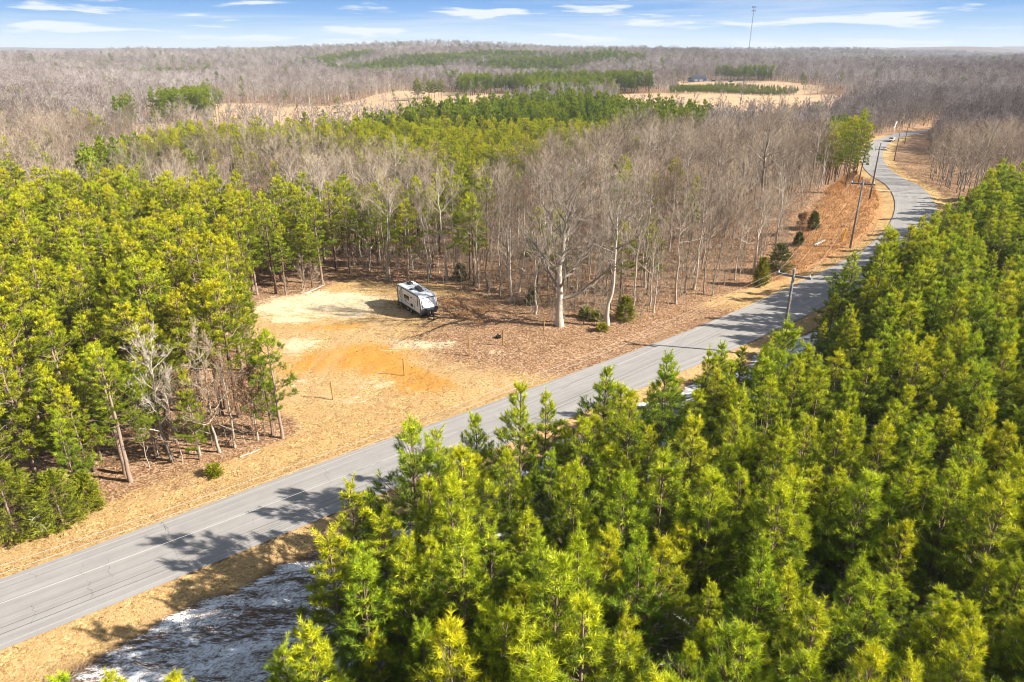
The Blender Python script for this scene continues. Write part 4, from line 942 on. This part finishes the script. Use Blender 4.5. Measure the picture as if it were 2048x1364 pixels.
# first pole stands outside the view, nearer than the photo's edge
pole(-46, 11.5, 11.5, arm_yaw, 'weathered utility pole with crossarm beside the near end of the road')
pole(33.4, 77.5, 11.2, arm_yaw, 'grey utility pole with crossarm nearest the camera, beside the shaded road')
pb = at(1700, 496); pole(pb[0], pb[1], 12.3, R(-25), 'leaning utility pole with pale crossarm on the grassy bank')
pc = at(1739, 398); pole(pc[0], pc[1], 12, R(-30), 'plain utility pole on the bank where the road curves', arm=False)
pd = at(1788, 322); pole(pd[0], pd[1], 11, R(-30), 'slim utility pole on the leafy slope right of the curving road', arm=False)
pe = at(1809, 287); pole(pe[0], pe[1], 11, R(-30), 'farthest utility pole beyond the bucket truck', arm=False)
wirem = mat('aluminium_wire', (0.50, 0.49, 0.47), .5, .0, var=.05)
cablem = mat('black_cable', (0.03, 0.03, 0.03), .6)
def wire(pts, sag, rad, label, wm=None):
    P = []
    for a, b in zip(pts[:-1], pts[1:]):
        a = np.array(a); b = np.array(b); n = 26; L = np.linalg.norm(b - a)
        for t in np.arange(n) / n: q = a * (1 - t) + b * t; q[2] -= 4 * sag * (L / 104) ** 2 * t * (1 - t); P.append(q)
    P.append(np.array(pts[-1])); V, F = tubes([(np.array(P), np.full(len(P), rad))], 4)
    tag(link(bpy.data.objects.new('power_wire', np_mesh('power_wire', V, F, wm or wirem, smooth=True))), label, 'wire', 'wires strung along the road')
o_ = Vector((0, 0, 0))
wire([p[0] for p in poles], 2.1, .009, 'topmost pale wire running over the pole tops along the road')
wire([poles[0][1], poles[1][1], poles[2][1], poles[3][0]], 2.1, .009, 'pale wire on the woodland side of the crossarms')
wire([poles[0][2], poles[1][2], poles[2][2], poles[3][0]], 2.1, .009, 'pale wire on the road side end of the crossarms')
wire([p[-2] for p in poles], 1.9, .010, 'upper of the two dark lower cables below the crossarms', cablem)
wire([p[-1] for p in poles], 1.9, .010, 'lowest dark cable strung below the crossarms', cablem)

# ------------------------------------------------------------------ clearing: posts
postm = mat('brown_post_wood', (0.36, 0.20, 0.07), .85, var=.3); blk = mat('black_rubber', (0.02, 0.02, 0.02), .7)
for i, (u, v, lab) in enumerate(((666, 799, 'wooden stake nearest the left pines in the clearing'), (809, 751, 'wooden stake second from the left in the row across the clearing'), (939, 711, 'wooden stake in the middle of the row across the clearing'), (1005, 691, 'wooden stake with the black bundle behind it'), (1087, 664, 'wooden stake just left of the oak shadow'))):
    p = at(u, v); e = empty('wooden_stake', (p[0], p[1], terr1(*p)), .3 * i); e.rotation_euler = (0.02 * i - .03, -.03 + .015 * i, .3 * i)
    b = MB(); b.cyl((0, 0, -.3), (0, 0, 2.15), .085, .075, 8); b.cyl((0, 0, 2.15), (0, 0, 2.19), .07, .03, 8); b.build('stake', postm, e); 
    b = MB(); b.cyl((0, 0, 1.78), (0, 0, 1.82), .072, .072, 8); b.build('wire_tie', metal_l, e); tag(e, lab, 'post', 'stakes in a row across the clearing')
p = at(997, 676); b = MB()
for i in range(9):
    a = i * .7; b.cyl((math.cos(a) * .35, math.sin(a) * .3, .1), (math.cos(a + .9) * .3, math.sin(a + .9) * .35, .3 + .08 * (i % 3)), .1, .06, 7)
e = b.build('rubber_bundle', blk, None, True); e.location = (p[0], p[1], terr1(*p)); tag(e, 'small black bundle lying on the leaves by a stake', 'bundle')
# yellow marker post on the bank
ym = mat('yellow_plastic', (0.80, 0.42, 0.02), .5); p = at(1684, 482); e = empty('marker_post', (p[0], p[1], terr1(*p)))
MB().box((0, 0, .65), (.16, .16, 1.5), bev=.03).build('post', ym, e); MB().box((0, 0, 1.5), (.2, .2, .2), bev=.05).build('cap', ym, e); e.rotation_euler = (0, .18, 0); e.scale = (1.5, 1.5, 1.5)
tag(e, 'yellow pipeline marker post standing in the rust coloured grass', 'marker post')

# ------------------------------------------------------------------ the travel trailer
white = mat('trailer_white', (0.80, 0.81, 0.82), .35, var=.04, scale=1.5, spec=.5); char = mat('charcoal_trim', (0.045, 0.048, 0.055), .45, var=.15)
roofm = mat('white_roof_membrane', (0.78, 0.79, 0.80), .55, var=.08, scale=.8); glass = mat('dark_window_glass', (0.02, 0.022, 0.025), .08, spec=.8); tan_b = mat('window_blind_glint', (0.30, 0.17, 0.04), .2, spec=.6)
greyg = mat('grey_graphic', (0.30, 0.33, 0.37), .4); bluem = mat('pale_blue_graphic', (0.32, 0.52, 0.66), .4); steel = mat('steel_rim', (0.55, 0.56, 0.57), .35, .6); blkm = mat('black_steel', (0.025, 0.025, 0.028), .5)
def trailer():
    a = np.array(at(847, 640)); r_ = np.array(at(796, 609)); dr = (a - r_) / np.linalg.norm(a - r_); side = np.array([-dr[1], dr[0]])
    L, Wd, Hh = 7.3, 2.45, 2.55; zb = .55
    c = (a + r_) / 2 + side * Wd / 2; e = empty('travel_trailer', (c[0], c[1], terr1(*c)), math.atan2(dr[1], dr[0]))
    # x forward, side facing the camera is -y
    h = L / 2; z0, z1 = zb, zb + Hh
    prof = [(-h, z0 + .1), (-h + .05, z0), (h - .55, z0), (h - .02, z0 + .75), (h, z0 + .95), (h - .42, z1 - .22), (h - .75, z1), (-h + .1, z1), (-h, z1 - .12)]
    MB().prism(prof, Wd, bev=.03).build('body', white, e)
    e.scale = (1.06,) * 3; MB().box((-.3, 0, z1 + .03), (L - 1.2, Wd - .12, .06), bev=.02).build('roof', roofm, e)
    # dark lower skirt and front guard
    MB().prism([(h - .62, z0 - .06), (h - .5, z0 - .06), (h + .03, z0 + .70), (h + .035, z0 + .92), (h - .04, z0 + .92), (h - .1, z0 + .74)], Wd + .03, bev=.01).build('front_guard', char, e)
    for s in (-1, 1): MB().box((-.3, s * (Wd / 2 + .008), z0 + .06), (L - .7, .03, .26)).build('skirt', char, e)
    s = -1
    def panel(name, x0, x1, za, zb_, m, parent=e, t=.02, bev=.0, off=0.0): return MB().box(((x0 + x1) / 2, s * (Wd / 2 + t / 2 + off + .002), (za + zb_) / 2), (x1 - x0, t, zb_ - za), bev=bev).build(name, m, parent)
    panel('corner_trim', -h + .02, -h + .22, z0 + .05, z1 - .08, char); 
    MB().prism([(h - .60, z0 + .22), (h - .42, z0 + .22), (h - .30, z0 + .9), (h - .52, z1 - .12), (h - .66, z1 - .12), (h - .48, z0 + .9)], .03, off=s * (Wd / 2 + .012)).build('corner_trim', char, e)
    panel('roof_trim', -h + .2, h - .7, z1 - .16, z1 - .05, char)
    aw = MB(); aw.cyl((-h + 1.5, s * (Wd / 2 + .1), z1 - .02), (h - 1.0, s * (Wd / 2 + .1), z1 - .02), .055, seg=10)
    for xx in (-h + 1.6, h - 1.1): aw.box((xx, s * (Wd / 2 + .05), z1 - .7), (.05, .05, 1.4))
    aw.build('awning', char, e, True)
    d = panel('door', -h + .42, -h + 1.12, z0 + .12, z1 - .3, white, t=.035, bev=.01)
    panel('door_frame', -h + .36, -h + .41, z0 + .1, z1 - .25, char, t=.03); panel('door_frame', -h + 1.13, -h + 1.18, z0 + .1, z1 - .25, char, t=.03)
    panel('door_window', -h + .58, -h + .96, z0 + 1.2, z0 + 1.85, glass, d, .02, off=.036); panel('door_handle', -h + .98, -h + 1.06, z0 + .95, z0 + 1.1, blkm, d, .03, off=.036)
    w = panel('window', -h + 2.1, -h + 3.6, z0 + 1.12, z0 + 1.72, glass, t=.03, bev=.02); panel('blind', -h + 2.25, -h + 3.5, z0 + 1.18, z0 + 1.42, tan_b, w, .006, off=.031)
    panel('porch_lamp', -h + 4.2, -h + 4.45, z0 + 1.72, z0 + 1.84, blkm, t=.06); panel('outlet_cover', -h + 2.35, -h + 2.9, z0 + .82, z0 + .98, greyg, t=.012)
    panel('vent_hatch', -h + 4.1, -h + 4.65, z0 + .5, z0 + .92, blkm, t=.02); hd = panel('storage_hatch', h - 2.0, h - .95, z0 + .35, z0 + 1.0, white, t=.02, bev=.005)
    panel('hatch_frame', h - 2.06, h - 2.02, z0 + .32, z0 + 1.03, char, t=.015)
    # curved stripe graphics along the side
    b = MB(); n = 22
    for i in range(n):
        t0, t1 = i / n, (i + 1) / n; xa = -h + 1.4 + t0 * 4.9; xb = -h + 1.4 + t1 * 4.9; fz = lambda t: z0 + .95 - .5 * math.sin(t * 2.6) + .35 * t
        dz = fz(t1) - fz(t0); b.box(((xa + xb) / 2, s * (Wd / 2 + .006), (fz(t0) + fz(t1)) / 2), (math.hypot(xb - xa, dz) + .01, .006, .045), (0, -math.atan2(dz, xb - xa), 0))
    for i in range(12):
        t0 = i / 12; xa = -h + 3.2 + t0 * 2.6; b.box((xa + .11, s * (Wd / 2 + .006), z0 + 1.95 - .45 * t0 * t0), (.24, .006, .035), (0, .15 + t0 * .25, 0))
    b.build('stripe_graphic', char, e)
    # front panel in its black frame, with the grey emblem and pale blue stripe
    an = math.atan2(.42, (z1 - .22) - (z0 + .95)); fc = Vector((h - .21, 0, (z0 + .95 + z1 - .22) / 2)); Hf = math.hypot(.42, (z1 - .22) - (z0 + .95))
    def fbox(name, cy, cz, wy, wz, m, off, par=e, rx=0): 
        q = MB(); q.box((0, 0, 0), (.016, wy, wz), (rx, 0, 0)); o = q.build(name, m, par); o.rotation_euler = (0, -an, 0)
        o.location = fc + Vector((math.cos(an) * off - math.sin(an) * cz, cy, math.sin(an) * off + math.cos(an) * cz)); return o
    f1 = fbox('front_frame', 0, -.02, 2.26, Hf + .06, blkm, .02); f2 = fbox('front_panel', 0, -.02, 2.06, Hf - .14, white, .034)
    bb = MB()
    for (cy, cz, wy, wz, rr) in ((-.32, .06, .07, .30, .2), (-.22, .17, .2, .06, .3), (-.18, .02, .18, .05, -.4), (-.08, .0, .06, .3, -.3), (.06, .1, .24, .07, .2), (.0, -.1, .24, .06, .1), (.16, .02, .07, .26, .3), (.3, .06, .07, .28, -.2), (.34, .16, .14, .05, 0), (.08, .2, .1, .05, .6)):
        bb.box((0, cy, cz), (.012, wy, wz), (rr, 0, 0))
    o = bb.build('emblem', mat('dark_emblem', (.10, .11, .12), .4), e); o.rotation_euler = (0, -an, 0); o.location = fc + Vector((math.cos(an) * .046, 0, math.sin(an) * .046))
    o = fbox('blue_stripe', .02, -.36, .16, .34, bluem, .046)
    # roof units
    def roofbox(name, x, y, sx, sy, sz, m): return MB().box((x, y, z1 + .06 + sz / 2), (sx, sy, sz), bev=min(.12, sz * .35)).build(name, m, e)
    roofbox('air_conditioner', .35, .1, 1.15, .72, .34, char); roofbox('roof_vent', 1.25, .05, .6, .6, .16, char); roofbox('roof_vent', -.1, -.75, .5, .42, .12, char); roofbox('air_conditioner', -2.35, .2, .85, .66, .26, char); roofbox('roof_vent', -3.1, .3, .4, .4, .1, greyg); roofbox('vent_pipe', 1.2, .8, .12, .12, .16, blkm); roofbox('vent_pipe', -1.1, .8, .12, .12, .16, blkm)
    # running gear
    for sx in (-.55, .35):
        for sy in (-1, 1):
            t = MB().cyl((sx, sy * (Wd / 2 - .28), .36), (sx, sy * (Wd / 2 - .03), .36), .36, seg=22).build('wheel', blk, e, False); MB().cyl((sx, sy * (Wd / 2 - .1), .36), (sx, sy * (Wd / 2 - .015), .36), .2, seg=14).build('rim', steel, t)
    MB().box((0, 0, z0 - .12), (L - .8, Wd - .9, .14)).build('chassis', blkm, e)
    for sy in (-1, 1): MB().cyl((h - .9, sy * .75, .5), (h + 1.15, 0, .5), .06, seg=8).build('drawbar', blkm, e)
    MB().cyl((h + .25, -.18, .52), (h + .25, -.18, 1.15), .17, seg=14).ball((h + .25, -.18, 1.15), .17).cyl((h + .25, .2, .52), (h + .25, .2, 1.15), .17, seg=14).ball((h + .25, .2, 1.15), .17).build('gas_bottle', blkm, e, True)
    b = MB(); b.cyl((h + .95, 0, .02), (h + .95, 0, 1.0), .04); b.box((h + .95, 0, .03), (.3, .3, .06)); b.box((h + .95, 0, 1.02), (.16, .12, .12), bev=.02); b.ball((h + 1.2, 0, .52), .09); b.build('jack', blkm, e)
    for sx in (-h + .5, h - 1.0):
        for sy in (-1, 1): MB().cyl((sx, sy * .8, 0), (sx, sy * .95, z0 - .1), .04, seg=6).box((sx, sy * .8, .02), (.25, .25, .05)).build('stabiliser', blkm, e)
    st = MB(); st.box((-h + .77, s * (Wd / 2 + .3), .32), (.6, .28, .03)); st.box((-h + .77, s * (Wd / 2 + .18), .55), (.6, .26, .03)); st.build('step', blkm, e)
    tag(e, 'white travel trailer with charcoal trim and roof air conditioners parked in the clearing', 'trailer')
trailer()

# ------------------------------------------------------------------ far vehicles, house, tower
def vehicle(uv, yaw, label, m_body, kind='pickup', L=5.8):
    p = at(*uv) if len(uv) == 2 else np.array(uv[:2]); d, rz, _ = road_dist(np.array([p[0]]), np.array([p[1]])); z = (rz[0] + .034) if d[0] < 3.8 else terr1(*p)
    e = empty({'pickup': 'pickup_truck', 'bucket': 'bucket_truck', 'suv': 'parked_car'}[kind], (p[0], p[1], z), yaw); h = L / 2; W_ = 1.95
    if kind == 'suv': body = [(-h, .45), (h, .45), (h, .95), (h - 1.1, 1.08), (h - 1.75, 1.68), (-h + .35, 1.72), (-h, 1.1)]
    elif kind == 'pickup': body = [(-h, .5), (h, .5), (h, 1.02), (h - 1.15, 1.15), (h - 1.75, 1.82), (h - 3.2, 1.84), (h - 3.35, 1.2), (-h, 1.15)]
    else: body = [(-h, .6), (h, .6), (h, 1.2), (h - .9, 1.35), (h - 1.4, 2.1), (h - 2.6, 2.12), (h - 2.65, 1.0), (-h, 1.0)]
    MB().prism(body, W_, bev=.05).build('body', m_body, e)
    k = body[3]; k2 = body[4]; MB().prism([(k[0] - .06, k[1] + .06), (k2[0] + .05, k2[1] - .1), (k2[0] + .07, k2[1] - .1), (k[0] + .0, k[1] + .06)], W_ - .25).build('windshield', glass, e)
    MB().box(((k2[0] + body[5][0]) / 2, 0, k2[1] - .32), (abs(k2[0] - body[5][0]) - .2, W_ + .02, .38)).build('side_window', glass, e)
    for sx in (-h + 1.1, h - 1.0):
        for sy in (-1, 1): MB().cyl((sx, sy * (W_ / 2 - .2), .4), (sx, sy * (W_ / 2 + .03), .4), .4, seg=18).build('wheel', blk, e)
    MB().box((h + .01, 0, .85), (.05, W_ - .7, .28)).build('grille', blkm, e); MB().box((h + .03, 0, .55), (.12, W_, .18), bev=.03).build('bumper', steel, e)
    for sy in (-1, 1): MB().box((h + .01, sy * .8, .92), (.05, .28, .18)).build('headlight', porcelain, e)
    if kind == 'pickup': MB().box((-h + 1.15, 0, 1.16), (1.9, W_ - .3, .05)).build('bed_liner', blkm, e)
    if kind == 'bucket':
        MB().box((-h + 1.6, .72, 1.25), (3.0, .5, .9), bev=.03).box((-h + 1.6, -.72, 1.25), (3.0, .5, .9), bev=.03).build('tool_box', m_body, e)
        MB().cyl((-h + 1.6, 0, 1.0), (-h + 1.6, 0, 2.6), .28).build('turret', m_body, e)
        MB().cyl((-h + 1.6, 0, 2.5), (-h + 3.6, 0, 6.2), .18, .14).cyl((-h + 3.6, 0, 6.2), (-h + 1.2, .1, 8.8), .13, .1).build('boom', m_body, e)
        MB().box((-h + 1.0, .1, 8.6), (.7, .7, 1.1), bev=.08).build('bucket', white, e)
    tag(e, label, {'pickup': 'pickup', 'bucket': 'bucket truck', 'suv': 'car'}[kind]); return e
wp = mat('white_car_paint', (0.80, 0.80, 0.80), .25, var=.02, spec=.6); dp = mat('dark_car_paint', (0.03, 0.03, 0.035), .25, spec=.6)
vehicle((1768, 300), R(-118), 'white pickup truck on the far road facing the camera', wp, 'pickup')
vehicle((1783, 283), R(-125), 'white bucket truck with raised boom behind the pickup on the far road', wp, 'bucket', 7.4)
# road worker beside the pickup
def person(uv):
    p = at(*uv); d, rz, _ = road_dist(np.array([p[0]]), np.array([p[1]])); me = bpy.data.meshes.new('person'); bm = bmesh.new()
    J = [((0, 0, .95), .15), ((0, 0, 1.2), .15), ((0, 0, 1.42), .16), ((0, 0, 1.54), .06), ((0, .02, 1.66), .10), ((0, .02, 1.76), .085), ((-.1, 0, .88), .1), ((-.12, .03, .48), .07), ((-.12, 0, .07), .05), ((-.12, .14, .04), .04), ((.1, 0, .88), .1), ((.12, -.03, .48), .07), ((.14, -.05, .07), .05), ((.14, .09, .04), .04), ((-.2, 0, 1.4), .07), ((-.27, .02, 1.14), .05), ((-.26, .16, .93), .035), ((-.25, .2, .85), .04), ((.2, 0, 1.4), .07), ((.27, .02, 1.14), .05), ((.26, .16, .93), .035), ((.25, .2, .85), .04)]
    vs = [bm.verts.new(j[0]) for j in J]
    for a_, b_ in ((0, 1), (1, 2), (2, 3), (3, 4), (4, 5), (0, 6), (6, 7), (7, 8), (8, 9), (0, 10), (10, 11), (11, 12), (12, 13), (2, 14), (14, 15), (15, 16), (16, 17), (2, 18), (18, 19), (19, 20), (20, 21)): bm.edges.new((vs[a_], vs[b_]))
    bm.to_mesh(me); bm.free(); o = bpy.data.objects.new('person', me); link(o); md = o.modifiers.new('skin', 'SKIN'); md.use_smooth_shade = True
    for v_, j in zip(me.skin_vertices[0].data, J): v_.radius = (j[1], j[1]); 
    me.skin_vertices[0].data[0].use_root = True; o.modifiers.new('sub', 'SUBSURF').levels = 1
    mm = mat('work_clothes', (0.25, 0.28, 0.3), .9); me.materials.append(mm); o.location = (p[0], p[1], rz[0] + .03); o.rotation_euler = (0, 0, R(160))
    b = MB(); b.cyl((0, 0, .98), (0, 0, 1.46), .22, .2, 14); v = b.build('vest', mat('lime_vest', (0.62, 0.80, 0.12), .7), o); v.scale = (1, .75, 1)
    MB().ball((0, .02, 1.74), .12).build('helmet', porcelain, o, True)
    tag(o, 'road worker in a pale lime vest standing left of the white pickup', 'person')
person((1751, 303))
def house():
    p = at(1397, 163); e = empty('house', (p[0], p[1], terr1(*p)), R(-8)); bl = mat('blue_siding', (0.16, 0.26, 0.38), .7); rf = mat('dark_shingle', (0.05, 0.06, 0.08), .8)
    MB().box((0, 0, 1.6), (17, 9, 3.2)).box((-9.5, 1, 1.4), (4, 7, 2.8)).build('wall', bl, e)
    MB().prism([(-9.2, 3.2), (9.2, 3.2), (6.5, 6.4), (-6.5, 6.4)], .02).build('gable', bl, e)
    b = MB(); bm = b.bm; vs = [bm.verts.new(c) for c in ((-9.2, -5.2, 3.15), (9.2, -5.2, 3.15), (9.2, 5.2, 3.15), (-9.2, 5.2, 3.15), (-5, 0, 6.5), (5, 0, 6.5))]
    for f in ((0, 1, 5, 4), (1, 2, 5), (2, 3, 4, 5), (3, 0, 4), (3, 2, 1, 0)): bm.faces.new([vs[i] for i in f])
    b.prism([(-12, 2.8), (-7.4, 2.8), (-9.6, 4.4)], 7.6, off=1); b.build('roof', rf, e)
    for x_ in (-3.2, 2.2): MB().box((x_, -4.52, 1.25), (3.6, .08, 2.3), bev=.02).build('garage_door', porcelain, e)
    for x_ in (6.3,): 
        w = MB().box((x_, -4.53, 1.8), (1.6, .08, 1.2)).build('window', glass, e); MB().box((x_, -4.56, 1.1), (1.8, .1, .12)).build('sill', porcelain, w)
    MB().box((8.9, -1, 1.3), (.5, 4, 2.6)).build('porch', porcelain, e)
    tag(e, 'blue sided house with dark roof and pale garage doors on the far tan field', 'house')
house()
vehicle((1426, 163), R(180), 'dark car parked on the drive right next to the far house', dp, 'suv', 4.7); vehicle((1461, 164), R(200), 'small dark car farther along the pale drive right of the house', dp, 'suv', 4.4)
gv = mat('gravel', (0.55, 0.52, 0.48), .9, var=.2)
def path_strip(name, uvs, w, m, lift=.06):
    P = np.array([list(at(u, v)) + [0] for u, v in uvs]); P = catmull(P, 8); P[:, 2] = terr(P[:, 0], P[:, 1])
    T_ = np.gradient(P[:, :2], axis=0); T_ /= np.linalg.norm(T_, axis=1)[:, None]; N = np.stack([T_[:, 1], -T_[:, 0]], 1); V = []
    for o in (-w, 0, w): q = P[:, :2] + N * o; V.append(np.column_stack([q, terr(q[:, 0], q[:, 1]) + lift]))
    V = np.stack(V, 1).reshape(-1, 3); ii = np.arange(len(P) * 3).reshape(-1, 3); F = np.stack([ii[:-1, :-1], ii[:-1, 1:], ii[1:, 1:], ii[1:, :-1]], -1).reshape(-1, 4)[:, ::-1]
    tag(link(bpy.data.objects.new(name, np_mesh(name, V, F, m))), kind='structure')
path_strip('gravel_drive', ((1408, 163), (1440, 163), (1480, 164), (1530, 165)), 2.2, gv, .25)
path_strip('dirt_track', ((1784, 383), (1760, 381), (1735, 377), (1712, 371), (1695, 366)), 1.1, mat('sandy_track', (0.66, 0.47, 0.26), .95, var=.15), .08)
def tower():
    p = at(1496, 112); d = math.hypot(*p); Ht = 75 * d / 1900.; p = p * (1900 / d); z = terr1(*p); e = empty('radio_tower', (p[0], p[1], z)); Ht = 112
    rd_ = mat('tower_steel', (0.16, 0.14, 0.15), .6, .3); b = MB(); s = .9
    for a in (0, 2.09, 4.19): b.cyl((math.cos(a) * s, math.sin(a) * s, 0), (math.cos(a) * s * .6, math.sin(a) * s * .6, Ht), .22, .18, 5)
    for k in range(28):
        z0 = k * Ht / 28; z1_ = (k + 1) * Ht / 28
        for a in (0, 2.09, 4.19): a2 = a + 2.09; b.cyl((math.cos(a) * s * .9, math.sin(a) * s * .9, z0), (math.cos(a2) * s * .9, math.sin(a2) * s * .9, z1_), .09, seg=4)
    b.build('mast', rd_, e)
    b = MB()
    for zz_ in (Ht - 2, Ht - 10):
        for a in range(6): b.box((math.cos(a * 1.05) * 4.2, math.sin(a * 1.05) * 4.2, zz_), (1.0, 1.0, 3.4), (0, 0, a * 1.05)); b.cyl((0, 0, zz_), (math.cos(a * 1.05) * 4.2, math.sin(a * 1.05) * 4.2, zz_), .1, seg=4)
    b.build('antenna', rd_, e)
    for zz_ in (Ht * .25, Ht * .4, Ht * .55): MB().cyl((1.2, -.3, zz_), (1.2, -1.0, zz_), .9, .9, 12).build('dish', porcelain, e)
    tag(e, 'thin dark radio tower with antenna cluster standing against the sky', 'tower')
tower()

for n_, r_, p_ in STUFF: build_stuff(n_, r_, p_)

# ------------------------------------------------------------------ air
def haze():
    b = MB(); b.box((1000, 5600, 30), (26000, 15000, 230)); m = bpy.data.materials.new('haze'); m.use_nodes = True; T = NT(m.node_tree); T.n.clear()
    v = T.add('ShaderNodeVolumePrincipled', i={'Color': (0.74, 0.84, 1.0, 1), 'Density': 0.0001, 'Anisotropy': 0.0})
    T.l.new(v.outputs[0], T.add('ShaderNodeOutputMaterial').inputs['Volume']); tag(b.build('haze', m), kind='stuff')
HAZE = True
if HAZE: haze()
print('objects', len(bpy.data.objects), 'stuff', [(a, len(b)) for a, b, c in STUFF])
